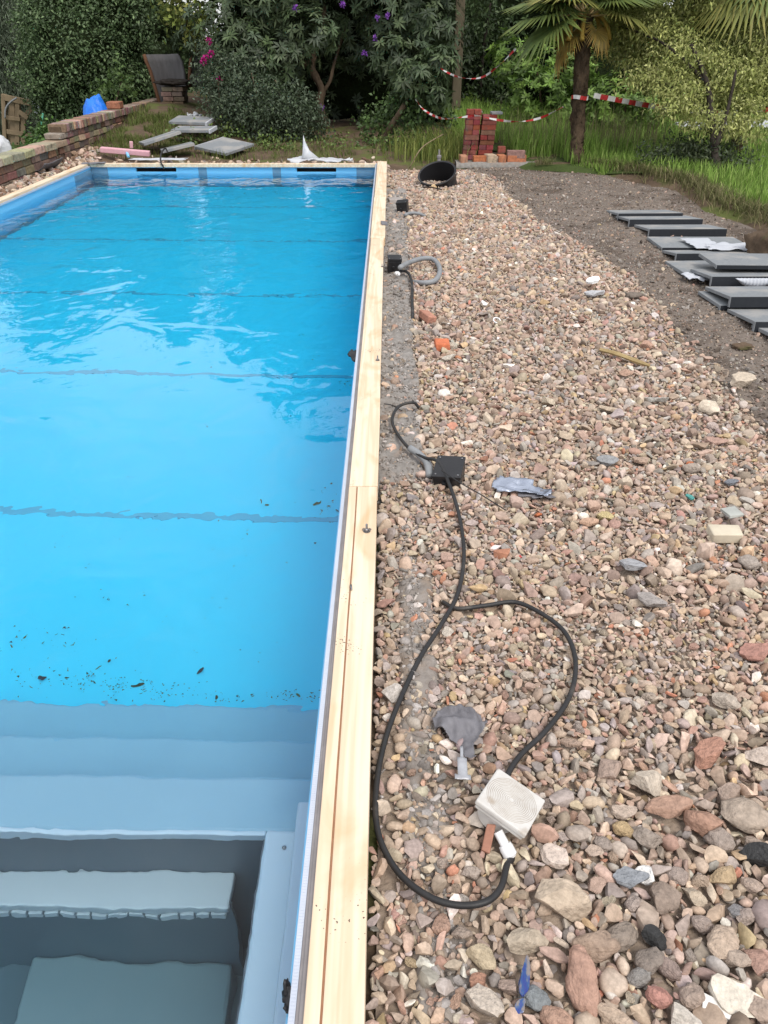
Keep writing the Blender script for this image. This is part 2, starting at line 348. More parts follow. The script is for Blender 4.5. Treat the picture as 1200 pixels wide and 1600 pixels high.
# lawn sheet at the right and at the back
lw_y = list(np.arange(-2, 12, .5)) + list(np.arange(12, 22, .5)) + [25, 30, 40, 80, 300]; lv, lf = [], []
for y in lw_y:
    for i in range(14):
        x = grass_edge_x(y) + (.30 + .12 * nz(y * 2.2, 4.4) if y < 11.4 else .02) + (i / 13) ** 3 * 300; lv.append((x, y, h(x, y) + .012))
for j in range(len(lw_y) - 1):
    for i in range(13): lf.append((j * 14 + i, j * 14 + i + 1, (j + 1) * 14 + i + 1, (j + 1) * 14 + i))
tag(mk('lawn', (lv, lf), M['turf'], smooth=True, origin=(0, 0, 0)), kind='structure')
tag(mk('field', grid([-600, -100, -40, -20, -14, -10, -8, -7, -6, -5.3], [5, 8, 11, 14, 16, 18, 20, 24, 30, 60, 300], lambda x, y: h(x, y) + .02), M['turf'], smooth=True, origin=(0, 0, 0)), kind='structure')
# rough concrete ledge beside the timber, under it the haunching
def ledge_h(x, y):
    top = .014 + .018 * nz(x * 8, y * 8, 3) + .020 * nz(x * 20, y * 20, 6) + .014 * nz(x * 44, y * 44, 2)
    edge = .155 + .02 * nz(y * 3, 7.7) + (.05 if y > 6 else 0) * min(1, (y - 6) / 3 if y > 6 else 0)
    return top if x < edge else top - .07 * min(1, (x - edge) / .02)
def ledge_y(x, y): return ledge_h(x, y) - (.05 * min(1, max(0, (2.95 + .25 * nz(x * 9, 2.2) - y) / .2)))
tag(mk('concrete_ledge', grid(list(np.arange(-.11, .30, .0125)), list(np.arange(2.2, 10.2, .02)), ledge_y), M['concrete'], smooth=True, origin=(0, 0, 0)), kind='structure')
def cem(x, y):
    return -.002 + .022 * nz(x * 7, y * 5, 12) + .012 * nz(x * 21, y * 21, 3) + .007 * nz(x * 50, y * 50, 3) - .03 * max(0, abs(x - .10 - .03 * nz(y * 3, 1)) - .045) / .03 - .03 * max(0, nz(y * 3.1, 5.5) - .05) 
tag(mk('cement_haunching', grid(list(np.arange(-.11, .24, .009)), list(np.arange(-.2, 2.3, .012)), cem), M['cement'], smooth=True, origin=(0, 0, 0)), kind='structure')

# ------------------------------------------------------------------ the pool
PX0, PX1, PY1, FZ = -4.28, -.185, 12.0, -1.10
pool = thing('swimming_pool', 'blue lined swimming pool half built, filled with clear rippled water', 'pool', ((PX0 + PX1) / 2, 6, FZ - .05))
mk('pool_floor', box(PX0 - .05, PX1 + .05, -1.2, PY1 + .05, FZ - .04, FZ), M['liner'], pool)
mk('pool_wall', box(PX0 - .05, PX0, -1.2, PY1, FZ, .028), M['liner_wall'], pool)
mk('pool_wall', box(PX1, PX1 + .05, -1.2, PY1, FZ, .055), M['liner_wall'], pool)
mk('pool_wall', box(PX0, PX1, -1.15, -1.1, FZ, .028), M['liner_wall'], pool)
# end wall with two letterbox skimmer openings
SK = []
for a, b in ((211, 274), (463, 525)):
    p0, p1 = aty(a, 255, PY1), aty(b, 255, PY1); SK.append((p0.x, p1.x))
z0s, z1s = -.032, .018
ew = [box(PX0, PX1, PY1, PY1 + .05, FZ, z0s), box(PX0, PX1, PY1, PY1 + .05, z1s, .028)]
edges = [PX0, SK[0][0], SK[0][1], SK[1][0], SK[1][1], PX1]
for i in (0, 2, 4): ew.append(box(edges[i], edges[i + 1], PY1, PY1 + .05, z0s, z1s))
mk('pool_wall', join(*ew), M['liner_wall'], pool)
for a, b in SK: mk('skimmer_opening', join(box(a - .01, b + .01, PY1 + .05, PY1 + .06, z0s - .01, z1s + .01), box(a - .008, b + .008, PY1 + .003, PY1 + .05, z0s - .02, z0s), box(a - .008, b + .008, PY1 + .003, PY1 + .05, z1s, z1s + .008)), M['dark'], pool)
for y in (10.5, 8.75, 6.89, 5.19, 3.49):
    mk('floor_seam', box(PX0, PX1, y - .022, y + .022, FZ, FZ + .004), M['fseam'], pool)
mk('floor_seam', box(PX0 + .03, PX1 - .01, PY1 - .06, PY1 - .003, FZ, FZ + .005), M['seam'], pool)
mk('floor_seam', box(PX0 + .003, PX0 + .05, 2.5, PY1 - .07, FZ, FZ + .005), M['seam'], pool)
for px in (316, 432):
    x = aty(px, 262, PY1).x; mk('wall_seam', box(x - .06, x + .06, PY1 - .004, PY1, FZ, .026), M['seam'], pool)
mk('corner_patch', box(PX0 + .004, PX0 + .24, PY1 - .006, PY1, FZ, .026), M['seam'], pool)
mk('corner_patch', box(PX1 - .27, PX1 - .004, PY1 - .006, PY1, FZ, .026), M['seam'], pool)
mk('corner_patch', box(PX0, PX0 + .006, PY1 - .7, PY1 - .01, FZ, .0), M['seam'], pool)
# entry steps and the cover pit at the near end
D1, D2, D3 = .82, .55, .27
e1, e2, e3, e4 = uw(300, 1102, D1).y, uw(300, 1153, D2).y, uw(300, 1212, D3).y, uw(300, 1300, D3).y
PITX = uw(412, 1320, D3).x
mk('entry_step', box(PX0, PX1, e2 - .1, e1, FZ, ZW - D1), M['step_pp'], pool, bevel=.012)
mk('entry_step', box(PX0, PX1, e3 - .1, e2, FZ, ZW - D2), M['step_pp'], pool, bevel=.012)
mk('entry_step', box(PX0, PX1, e4, e3, FZ, ZW - D3), M['step_pp'], pool, bevel=.012)
mk('step_nosing', box(PX0, PITX, e4 - .012, e4 + .003, ZW - D3 - .03, ZW - D3 + .004), M['ledge_pp'], pool, bevel=.004)
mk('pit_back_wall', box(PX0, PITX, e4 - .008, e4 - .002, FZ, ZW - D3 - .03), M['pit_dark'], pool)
mk('side_ledge', box(PITX, PX1 - .05, -1.1, e4 + .004, FZ, ZW - D3 + .006), M['ledge_pp'], pool, bevel=.008)
mk('side_cove', box(PX1 - .055, PX1, -1.1, e4 + .05, FZ, ZW - .17), M['ledge_pp'], pool, bevel=.008)
b1, b2 = uw(300, 1420, .50), uw(362, 1390, .50)
mk('pit_bench', box(-2.6, b2.x, b1.y, e4 - .008, ZW - .54, ZW - .50), M['bench_pp'], pool, bevel=.006)
ribs = [box(-2.59 + i * .045, -2.59 + i * .045 + .038, b1.y - .004, b1.y + .03, ZW - .565, ZW - .542) for i in range(int((b2.x + 2.59) / .045))]
for rb in ribs: mk('bench_rib', rb, M['bench_pp'], pool)
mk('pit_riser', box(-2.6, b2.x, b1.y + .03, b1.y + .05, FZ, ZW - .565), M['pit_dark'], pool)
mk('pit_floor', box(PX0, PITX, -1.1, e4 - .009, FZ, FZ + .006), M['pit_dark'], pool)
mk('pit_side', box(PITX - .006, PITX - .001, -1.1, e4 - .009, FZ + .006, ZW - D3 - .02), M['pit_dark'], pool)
mk('pit_floor_step', box(uw(30, 1560, .95).x, uw(355, 1570, .95).x, .2, b1.y + .03, FZ + .007, ZW - .95), M['pit_pp'], pool, bevel=.01)
bo = at(444, 1327, ZW); p = uw(444, 1327, D3)
mk('ledge_bolt', lathe([(.004, 0), (.006, .001), (.006, .005), (.003, .007)], 8, Matrix.Translation((p.x, p.y, ZW - D3 + .006))), M['metal'], pool, smooth=True)
# white clip strip with its little teeth, and the grey channel against the timber
mk('grey_channel', join(box(-.165, -.152, -1.2, PY1, .045, .080), box(-.158, -.150, -1.2, PY1, .080, .086)), M['channel'], pool)
teeth = [box(-.1775, -.1665, y, y + .0042, .055, .0808) for y in np.arange(.4, 3.2, .0065)] + [box(-.1785, -.1658, .0, PY1, .050, .080)]
mk('white_clip_strip', join(*teeth), M['white_pvc'], pool)
mk('white_clip_strip', join(box(PX0, PX0 + .012, -1.1, PY1 - .012, .03, .05)), M['white_pvc'], pool)
# water body, a little wider than the basin so that it fills it
wat = mk('water', box(PX0 - .01, PX1 + .01, -1.105, PY1 + .01, FZ - .01, ZW), M['water'], origin=(0, 0, 0)); tag(wat, kind='structure')

# timber beams
def beam(name, label, x0, x1, y0, y1, z1=.10, z0=.03, bow=0.0, nseg=14, wob=.002, split=None):
    """a sawn timber; its long edges wander by a few millimetres"""
    t = thing(name, label, 'timber', ((x0 + x1) / 2, (y0 + y1) / 2, z0), 'timbers round the pool edge')
    alongx = (x1 - x0) > (y1 - y0)
    def run(a0, a1, nm, m, z1=z1, z0=z0):
        v, f = [], []
        for i in range(nseg + 1):
            s = i / nseg
            if alongx: x = x0 + (x1 - x0) * s; d = wob * nz(x * 2, 1, 4); q = [(x, a0 + d), (x, a1 + d)]
            else: y = y0 + (y1 - y0) * s; d = wob * nz(y * 2, x0, 4); q = [(a0 + d, y), (a1 + d, y)]
            for zz in (z0, z1):
                for a in q: v.append((a[0], a[1], zz + wob * .5 * nz(s * 6, zz, a0)))
        for i in range(nseg):
            k = i * 4
            f += [(k + 2, k + 3, k + 7, k + 6), (k, k + 4, k + 5, k + 1), (k, k + 2, k + 6, k + 4), (k + 1, k + 5, k + 7, k + 3)]
        f += [(0, 1, 3, 2), (nseg * 4, nseg * 4 + 2, nseg * 4 + 3, nseg * 4 + 1)]
        o = mk(nm, (v, f), m, t, bevel=.0025); bm = bmesh.new(); bm.from_mesh(o.data); bmesh.ops.recalc_face_normals(bm, faces=bm.faces); bm.to_mesh(o.data); bm.free()
    if split:
        run(x0, split - .0022, 'plank', M['pine']); run(split + .0022, x1, 'plank', M['pine']); run(split - .0024, split + .0024, 'crack_filler', M['crack'], z1 - .002, z0 + .002)
    elif alongx: run(y0, y1, 'plank', M['pine'])
    else: run(x0, x1, 'plank', M['pine'])
    return t
M['crack'] = mat('crack', (.36, .19, .11), (.27, .13, .07), .9, 30)
beam('timber_beam', 'pale pine timber nearest the camera, split by a long brown crack', -.150, -.040, -1.2, 2.63, split=-.118)
beam('timber_beam', 'pale pine timber carrying two upright bolts beside the concrete ledge', -.149, -.037, 2.634, 7.05, z1=.101)
beam('timber_beam', 'pale pine timber at the pool far right corner with chipped edge', -.155, -.026, 7.054, 9.1, z1=.104)
beam('timber_beam', 'short pine timber closing the right edge against the end timber', -.152, -.02, 9.104, 12.07, z1=.099)
beam('timber_beam', 'pine timber across the far end of the pool', -4.39, -.160, 11.965, 12.07, z1=.075)
beam('timber_beam', 'pine timber along the left edge below the stone wall', -4.39, -4.285, -1.2, 11.96, z1=.074)

# ------------------------------------------------------------------ stones
def stone_mesh(seed, kind, sub=2):
    rd = random.Random(seed); bm = bmesh.new(); bmesh.ops.create_icosphere(bm, subdivisions=sub, radius=1)
    pl = []
    if kind != 'pebble':
        for _ in range(11 if kind == 'angular' else 7):
            n = Vector((rd.gauss(0, 1), rd.gauss(0, 1), rd.gauss(0, 1))).normalized(); pl.append((n, rd.uniform(.36, .72) if kind == 'angular' else rd.uniform(.45, .85)))
    if kind == 'flat': pl += [(Vector((0, 0, 1)), .22), (Vector((0, 0, -1)), .2)]
    o = rd.uniform(0, 50)
    for v in bm.verts:
        c = v.co.copy()
        for n, d in pl:
            k = c.dot(n) - d
            if k > 0: c -= n * k
        c *= 1 + (.34 if kind == 'pebble' else .16) * mnoise.noise(c * 1.4 + Vector((o, o, o))) + .10 * mnoise.noise(c * 3.1 + Vector((o, 0, o))) + .035 * mnoise.noise(c * 7.5 + Vector((o, 0, o)))
        v.co = c
    s = {'pebble': (1, rd.uniform(.55, .85), rd.uniform(.45, .7)), 'angular': (1, rd.uniform(.5, .85), rd.uniform(.45, .75)), 'flat': (1, rd.uniform(.5, .85), .8)}[kind]
    mx = max(max(abs(v.co.x), abs(v.co.y)) for v in bm.verts)
    for v in bm.verts: v.co = Vector((v.co.x * s[0], v.co.y * s[1], v.co.z * s[2])) / mx
    me = bpy.data.meshes.new('stone'); bm.to_mesh(me); bm.free()
    me.polygons.foreach_set('use_smooth', [True] * len(me.polygons)); me.set_sharp_from_angle(angle=R(58 if kind == 'pebble' else 27))
    return me
KINDS = ['pebble'] * 9 + ['angular'] * 11 + ['flat'] * 5; KINDS_I = ['pebble'] * 6 + ['angular'] * 16 + ['flat'] * 8
SM = [stone_mesh(100 + i, k, 3) for i, k in enumerate(KINDS)]
SM_I = [stone_mesh(300 + i, k) for i, k in enumerate(KINDS_I)]
for me in SM: me.materials.append(M['stone'])
for me in SM_I: me.materials.append(M['stone_i'])
PAL = [((.40, .285, .215), 20), ((.45, .35, .26), 18), ((.30, .225, .175), 16), ((.33, .30, .27), 12), ((.20, .185, .175), 6), ((.52, .43, .33), 11),
       ((.36, .205, .155), 8), ((.45, .15, .07), 1.3), ((.74, .70, .64), 2.0), ((.45, .32, .16), 3), ((.13, .14, .15), 3), ((.40, .38, .36), 6)]
PC = np.array([c for c, _ in PAL]); PC = (PC * .62 + np.array((.41, .315, .25)) * .38) * 1.03; PW = np.array([w_ for _, w_ in PAL]); PW = PW / PW.sum()
src_col = bpy.data.collections.new('stone_shapes')
for i, me in enumerate(SM_I): src_col.objects.link(bpy.data.objects.new('stone_shape_%02d' % i, me))
def scatter(name, pts, rots, scls, idx, cols, collection, parent=None):
    me = bpy.data.meshes.new(name); n = len(pts); me.vertices.add(n); me.vertices.foreach_set('co', np.asarray(pts, np.float32).ravel())
    for nm, ty, key, arr in (('rot', 'FLOAT_VECTOR', 'vector', rots), ('scl', 'FLOAT_VECTOR', 'vector', scls)):
        me.attributes.new(nm, ty, 'POINT').data.foreach_set(key, np.asarray(arr, np.float32).ravel())
    me.attributes.new('idx', 'INT', 'POINT').data.foreach_set('value', np.asarray(idx, np.int32))
    c = np.ones((n, 4), np.float32); c[:, :3] = cols; me.attributes.new('col', 'FLOAT_COLOR', 'POINT').data.foreach_set('color', c.ravel())
    o = link(name, me, None, parent, Vector((0, 0, 0)))
    ng = bpy.data.node_groups.new(name, 'GeometryNodeTree')
    ng.interface.new_socket('Geometry', in_out='INPUT', socket_type='NodeSocketGeometry'); ng.interface.new_socket('Geometry', in_out='OUTPUT', socket_type='NodeSocketGeometry')
    N = ng.nodes.new; L = ng.links.new
    gi, go, ip, ci = N('NodeGroupInput'), N('NodeGroupOutput'), N('GeometryNodeInstanceOnPoints'), N('GeometryNodeCollectionInfo')
    ci.inputs[0].default_value = collection; ci.inputs[1].default_value = True; ci.inputs[2].default_value = True
    def na(nm, ty):
        a = N('GeometryNodeInputNamedAttribute'); a.data_type = ty; a.inputs[0].default_value = nm; return a.outputs[0]
    L(gi.outputs[0], ip.inputs['Points']); L(ci.outputs[0], ip.inputs['Instance']); ip.inputs['Pick Instance'].default_value = True
    L(na('idx', 'INT'), ip.inputs['Instance Index']); L(na('rot', 'FLOAT_VECTOR'), ip.inputs['Rotation']); L(na('scl', 'FLOAT_VECTOR'), ip.inputs['Scale'])
    L(ip.outputs[0], go.inputs[0])
    o.modifiers.new('scatter', 'NODES').node_group = ng; return o

class Hash:
    def __init__(s, c): s.c = c; s.d = {}
    def near(s, x, y, r, k):
        c = s.c; n = int(r * 2 / c) + 1; i0, j0 = int(x // c), int(y // c)
        for i in range(i0 - n, i0 + n + 1):
            for j in range(j0 - n, j0 + n + 1):
                for (a, b, q) in s.d.get((i, j), ()):
                    if (a - x) ** 2 + (b - y) ** 2 < ((r + q) * k) ** 2: return True
        return False
    def add(s, x, y, r): s.d.setdefault((int(x // s.c), int(y // s.c)), []).append((x, y, r))
H = Hash(.05)
KEEP = [(.69, 11.45, .27), (.66, 11.7, .27)]                             # discs kept clear of rubble for things that lie on it: (x, y, r)
def colour(i=None, v=.16):
    c = np.array(PAL[i][0] if i is not None else PC[RNG.choice(len(PC), p=PW)]); k = 1 + RNG.normal(0, v); return np.clip(c * k * (1 + RNG.normal(0, .03, 3)), .02, .85)
n_stone = 0
def stone(x, y, r, mesh=None, c=None, z=None, rz=None, tilt=.35, sq=(1, 1, 1)):
    global n_stone
    me = SM[mesh if mesh is not None else random.randrange(len(SM))]
    o = bpy.data.objects.new('stone', me); col.objects.link(o); o.parent = gb
    o.location = (x, y, (hg(x, y) + r * .34) if z is None else z); o.scale = (r * sq[0], r * sq[1], r * sq[2])
    o.rotation_euler = (random.gauss(0, tilt), random.gauss(0, tilt), random.uniform(0, 6.28) if rz is None else rz)
    cc = colour() if c is None else colour(c, .06) if isinstance(c, int) else c
    o.color = (*[float(q) for q in cc], 1); H.add(x, y, r * .8); n_stone += 1; return o
PEB, ANG, FLA = list(range(9)), list(range(9, 20)), list(range(20, 25))
# stones one can pick out in the photograph: pixel, half length in pixels, shape, colour
HERO = [(870, 1415, 62, 11, (.47, .38, .29)), (815, 1475, 48, 12, (.42, .35, .27)), (758, 1495, 36, 13, (.44, .36, .25)), (745, 1535, 30, 14, (.36, .20, .14)),
        (910, 1540, 55, 2, (.40, .25, .19)), (930, 1480, 42, 5, (.34, .25, .19)), (970, 1465, 36, 3, (.27, .22, .18)), (1010, 1310, 28, 15, (.30, .25, .21)),
        (1045, 1265, 46, 16, (.36, .23, .17)), (1105, 1285, 42, 17, (.36, .22, .16)), (1165, 1275, 44, 6, (.37, .30, .24)), (1010, 1222, 42, 18, (.50, .43, .35)),
        (950, 1200, 34, 10, (.36, .27, .22)), (1110, 1180, 36, 9, (.40, .22, .16)), (1128, 1095, 32, 12, (.42, .36, .30)), (1140, 1240, 30, 11, (.35, .27, .22)),
        (1180, 1020, 36, 22, (.37, .20, .16)), (1040, 1400, 40, 13, (.27, .21, .17)), (1085, 1395, 26, 19, (.46, .38, .29)), (1135, 1370, 28, 15, (.43, .32, .20)),
        (1175, 1315, 26, 14, (.34, .27, .22)), (1125, 1310, 26, 4, (.33, .27, .23)), (1155, 1555, 46, 23, (.62, .56, .47)), (1080, 1555, 24, 7, (.36, .28, .23)),
        (1035, 1555, 30, 17, (.42, .22, .18)), (1130, 1470, 36, 6, (.45, .35, .27)), (1150, 1495, 26, 1, (.40, .32, .26)), (1045, 1510, 24, 5, (.30, .23, .2)),
        (1015, 1500, 30, 2, (.24, .20, .17)), (1000, 1525, 24, 8, (.28, .26, .24)), (1185, 1500, 32, 10, (.38, .24, .19)), (1190, 1580, 34, 11, (.40, .31, .25)),
        (955, 1590, 34, 16, (.43, .33, .25)), (1065, 1590, 36, 18, (.52, .47, .41)), (870, 1595, 30, 3, (.42, .27, .2)), (835, 1560, 28, 4, (.22, .235, .24)),
        (795, 1540, 26, 19, (.37, .28, .23)), (755, 1570, 34, 9, (.50, .43, .36)), (930, 1385, 24, 21, (.42, .30, .24)), (985, 1370, 34, 22, (.25, .26, .275)),
        (1010, 1365, 22, 24, (.74, .72, .69)), (975, 1295, 24, 0, (.45, .33, .19)), (870, 1340, 34, 24, (.58, .48, .41)), (610, 1085, 26, 18, (.48, .44, .40)),
        (975, 1265, 26, 23, (.45, .36, .29)), (925, 1330, 22, 21, (.45, .35, .28)), (690, 1350, 20, 14, (.36, .29, .24)), (690, 1440, 24, 17, (.38, .25, .19)),
        (1100, 1440, 22, 8, (.35, .28, .24)), (1165, 1430, 24, 12, (.37, .30, .26)), (1060, 1365, 20, 4, (.36, .29, .25)), (990, 1410, 18, 7, (.38, .31, .27)),
        (640, 1500, 16, 12, (.44, .34, .22)), (860, 1280, 16, 10, (.34, .26, .21)), (825, 1055, 18, 24, (.46, .38, .31)), (1190, 1185, 30, 15, (.47, .39, .33)),
        (1000, 722, 22, 22, (.40, .29, .22)), (950, 720, 23, 20, (.27, .27, .27)), (950, 642, 20, 16, (.46, .37, .28)), (855, 628, 18, 18, (.50, .42, .32)),
        (1110, 640, 26, 13, (.58, .50, .40)), (1120, 625, 18, 19, (.56, .48, .38)), (1085, 535, 14, 10, (.44, .30, .24)), (975, 585, 18, 12, (.42, .28, .21)),
        (1080, 735, 18, 5, (.37, .31, .26)), (1140, 755, 17, 21, (.20, .21, .23)), (1025, 625, 22, 23, (.42, .40, .36)), (705, 540, 14, 11, (.44, .40, .33)),
        (680, 530, 14, 14, (.34, .22, .17)), (700, 560, 16, 22, (.50, .45, .38)), (910, 500, 15, 12, (.38, .24, .19)), (1010, 540, 14, 15, (.44, .28, .21)),
        (960, 820, 14, 6, (.42, .27, .22)), (920, 818, 20, 16, (.47, .31, .22)), (945, 810, 16, 9, (.52, .42, .22)), (840, 800, 10, 10, (.50, .17, .08)),
        (1080, 725, 10, 13, (.50, .18, .09)), (980, 765, 14, 11, (.46, .28, .20)), (1045, 920, 16, 4, (.38, .28, .22)), (1170, 880, 22, 8, (.35, .30, .26)),
        (880, 680, 18, 18, (.45, .36, .27)), (1120, 690, 20, 23, (.38, .25, .2)), (1115, 665, 16, 17, (.45, .36, .32)), (1160, 600, 22, 9, (.50, .42, .33)),
        (820, 775, 14, 7, (.42, .34, .28)), (700, 870, 20, 24, (.42, .29, .23)), (1150, 1420, 20, 21, (.24, .23, .23)), (890, 1110, 16, 9, (.40, .32, .24)),
        (620, 1030, 18, 13, (.40, .33, .28)), (700, 990, 16, 24, (.5, .44, .37)), (735, 1365, 20, 15, (.40, .33, .28)), (720, 1455, 24, 10, (.35, .28, .23)),
        (1180, 1380, 24, 17, (.42, .33, .27)), (1015, 1085, 14, 3, (.40, .33, .27)), (1085, 1010, 14, 13, (.38, .24, .19)), (890, 1160, 22, 16, (.37, .27, .21))]
for px, py, hl, me, c in HERO:
    z = .01; p = at(px, py, z); r = hl / F_PX * (p - CAM).length * .80
    stone(p.x, p.y, r, me, c, rz=random.uniform(-.7, .7) if px != 910 else 1.65, tilt=.2, sq=(1, random.uniform(.75, 1.1) if px != 910 else .72, 1))
# ------------------------------------------------------------------ (rubble fill is made after the things that lie on it)
# ------------------------------------------------------------------ things lying on the rubble
def crumple(outline_fn, nx, ny, c, sx, sy, rz, amp, freq, seed, z0=.02, fold=None):
    """a crumpled sheet: a grid cut by outline_fn(u, v) in [-1, 1], bent by noise"""
    v, f, idx = [], [], {}
    for j in range(ny + 1):
        for i in range(nx + 1):
            u, w_ = -1 + 2 * i / nx, -1 + 2 * j / ny
            zz = amp * (nz(u * freq + seed, w_ * freq, seed) + .5 * nz(u * freq * 2.3, w_ * freq * 2.3, seed + 3)) + amp * .8
            if fold: zz += fold(u, w_)
            x, y = u * sx / 2, w_ * sy / 2; ca, sa = math.cos(rz), math.sin(rz)
            v.append((c[0] + ca * x - sa * y, c[1] + sa * x + ca * y, z0 + max(0, zz)))
    for j in range(ny):
        for i in range(nx):
            u, w_ = -1 + 2 * (i + .5) / nx, -1 + 2 * (j + .5) / ny
            if outline_fn(u, w_): f.append((j * (nx + 1) + i, j * (nx + 1) + i + 1, (j + 1) * (nx + 1) + i + 1, (j + 1) * (nx + 1) + i))
    used = sorted({i for q in f for i in q}); mp_ = {a: b for b, a in enumerate(used)}
    return [v[i] for i in used], [tuple(mp_[i] for i in q) for q in f]
def solid(o, t):
    m = o.modifiers.new('solid', 'SOLIDIFY'); m.thickness = t; return o

# --- white underwater light fitting with its square lid, tipped towards the camera
fc = at(795, 1262, .055)
lt = thing('light_fitting', 'white square-lidded pool light fitting lying tilted on the rubble', 'light fitting', (fc.x, fc.y, 0))
fm = Matrix.Translation((fc.x, fc.y, .068)) @ Euler((R(-10), R(14), R(-33))).to_matrix().to_4x4()
lid = mk('square_lid', xf(box(-.066, .066, -.066, .066, 0, .015), fm), M['white'], lt, bevel=.004)
mk('lid_rim', xf(join(box(-.062, .062, -.062, .062, -.012, -.0005)), fm), M['white'], lt, bevel=.003)
mk('round_body', lathe([(.034, -.062), (.046, -.055), (.048, -.022), (.052, -.022), (.053, -.0125)], 32, fm @ Matrix.Translation((-.012, -.004, 0))), M['white'], lt, sharp=40)
for k in range(14):                   # rings pressed into the lid
    rr = .006 + k * .0042
    mk('lid_ring', lathe([(rr, .0147), (rr + .0009, .0161), (rr + .0018, .0147)], 36, fm, closed=True), M['ring'], lid, smooth=True)
g0 = fm @ Vector((.010, -.062, -.03)); g1 = at(790, 1322, .028)
gd = (g1 - g0).normalized()
mk('cable_gland', tube([g0, g0 + gd * .03, g0 + gd * .031, g1, g1 + gd * .004, g1 + gd * .022, g1 + gd * .028], [.011, .011, .0155, .0155, .0165, .0165, .010], 12), M['cap'], lt, sharp=40)
KEEP.append((fc.x, fc.y, .07)); KEEP.append((g1.x, g1.y, .025))
# --- the long black cable
def P(px, py, z=.024): return at(px, py, z)
c1 = [P(655, 637, .03), P(645, 629, .06), P(622, 636, .06), P(613, 660, .05), P(632, 693, .045), P(660, 714, .045), P(684, 721, .07), P(700, 752, .05), P(716, 800), P(725, 862), P(716, 925), P(690, 975), P(655, 1030), P(618, 1110), P(597, 1175),
      P(587, 1245, .03), P(592, 1305), P(620, 1360, .028), P(665, 1398, .034), P(712, 1414, .036), P(757, 1410, .04), P(782, 1388, .036), P(792, 1352, .028), g1 + gd * .028, g1]
tag(mk('power_cable', tube(smooth_path(c1, 8), .0075, 10), M['rubber'], smooth=True), 'thick black cable looping from the fitting along the timber to the ledge', 'cable')
c2 = [P(692, 941, .004), P(715, 951), P(760, 946), P(805, 941), P(845, 958), P(880, 985), P(897, 1020), P(898, 1060), P(884, 1100), P(850, 1145), P(818, 1175), P(797, 1203, .03), P(785, 1235, .03)]
tag(mk('power_cable', tube(smooth_path(c2, 8), .0075, 10), M['rubber'], smooth=True), 'black cable arcing over the stones into the back of the white fitting', 'cable')
for p in smooth_path(c1, 6) + smooth_path(c2, 6): KEEP.append((p.x, p.y, .011))
c3 = [P(600, 631, .03), P(612, 633, .028), P(628, 642, .025)]
tag(mk('thin_wire', tube(smooth_path(c3, 6), .0025, 6), M['rubber'], smooth=True), 'thin dark wire poking out beside the cable loop on the ledge', 'wire')
c4 = [P(690, 735, .075), P(720, 755, .07), P(750, 772, .03), P(790, 797, .01)]
tag(mk('thin_wire', tube(smooth_path(c4, 6), .0025, 6), M['rubber'], smooth=True), 'thin dark wire running from the black box over the gravel', 'wire')
# --- black junction boxes
def jbox(c, s, rot, label, screws=True):
    t = thing('junction_box', label, 'junction box', (c.x, c.y, c.z - s[2] / 2), 'black junction boxes beside the pool')
    m = Matrix.Translation(c) @ Euler(rot).to_matrix().to_4x4()
    mk('box_body', xf(box(-s[0] / 2, s[0] / 2, -s[1] / 2, s[1] / 2, -s[2] / 2, s[2] * .28), m), M['black'], t, bevel=.004)
    l = mk('box_lid', xf(box(-s[0] / 2 - .003, s[0] / 2 + .003, -s[1] / 2 - .003, s[1] / 2 + .003, s[2] * .29, s[2] / 2), m), M['black'], t, bevel=.003)
    for a in (-1, 1):
        for b in (-1, 1):
            mk('lid_screw', lathe([(.004, 0), (.004, .0025), (.002, .003)], 8, m @ Matrix.Translation((a * s[0] * .41, b * s[1] * .41, s[2] / 2))), M['metal'], l, smooth=True)
    mk('cable_entry', lathe([(.011, 0), (.011, .01), (.008, .012), (.008, .02)], 12, m @ Matrix.Translation((-s[0] * .1, -s[1] / 2 + .001, -s[2] * .1)) @ Euler((R(90), 0, 0)).to_matrix().to_4x4()), M['black'], t, sharp=40)
    KEEP.append((c.x, c.y, max(s) * .55)); return t
p = at(702, 738, .04); jbox(Vector((p.x, p.y, .042)), (.115, .135, .062), (R(12), R(-4), R(-14)), 'black square junction box with cable across it on the gravel')
p = at(614, 417, .05); jbox(Vector((p.x + .01, p.y, .075)), (.105, .10, .11), (R(6), R(2), R(4)), 'black junction box on the ledge with grey conduit loop')
p = at(629, 326, .05); jbox(Vector((p.x, p.y, .075)), (.115, .10, .11), (R(8), R(-6), R(-12)), 'farthest black junction box, tilted beside a flat grey stone')
p = at(614, 423, .06)
tag(mk('cable_gland', lathe([(.018, 0), (.018, .022), (.013, .024), (.013, .035)], 12, Matrix.Translation((p.x + .025, p.y - .05, .05)) @ Euler((R(80), 0, R(40))).to_matrix().to_4x4()), M['cap'], sharp=40), 'small white gland on the corner of the conduit junction box', 'cable gland')
gc = [at(625, 418, .10), at(640, 410, .07), at(660, 404, .05), at(676, 405, .04), at(685, 414, .035), at(687, 426, .03), at(680, 438, .03), at(665, 442, .025), at(645, 441, .0)]
pts = smooth_path(gc, 10)
tag(mk('grey_conduit', tube(pts, [.018 + .0022 * (i % 2) for i in range(len(pts))], 12), M['conduit'], smooth=True), 'ribbed grey conduit looping out of the black junction box', 'conduit')
for q in gc: KEEP.append((q.x, q.y, .02))
bc = [at(622, 424, .05), at(634, 424, .05), at(641, 432, .045), at(644, 450, .04), at(644, 470, .03), at(645, 490, .02), at(644, 503, .0)]
tag(mk('power_cable', tube(smooth_path(bc, 6), .011, 8), M['rubber'], smooth=True), 'short black cable dropping from the conduit junction box behind the ledge', 'cable')
gs = [at(633, 336, .04), at(642, 333, .035), at(655, 334, .03), at(664, 338, .0)]
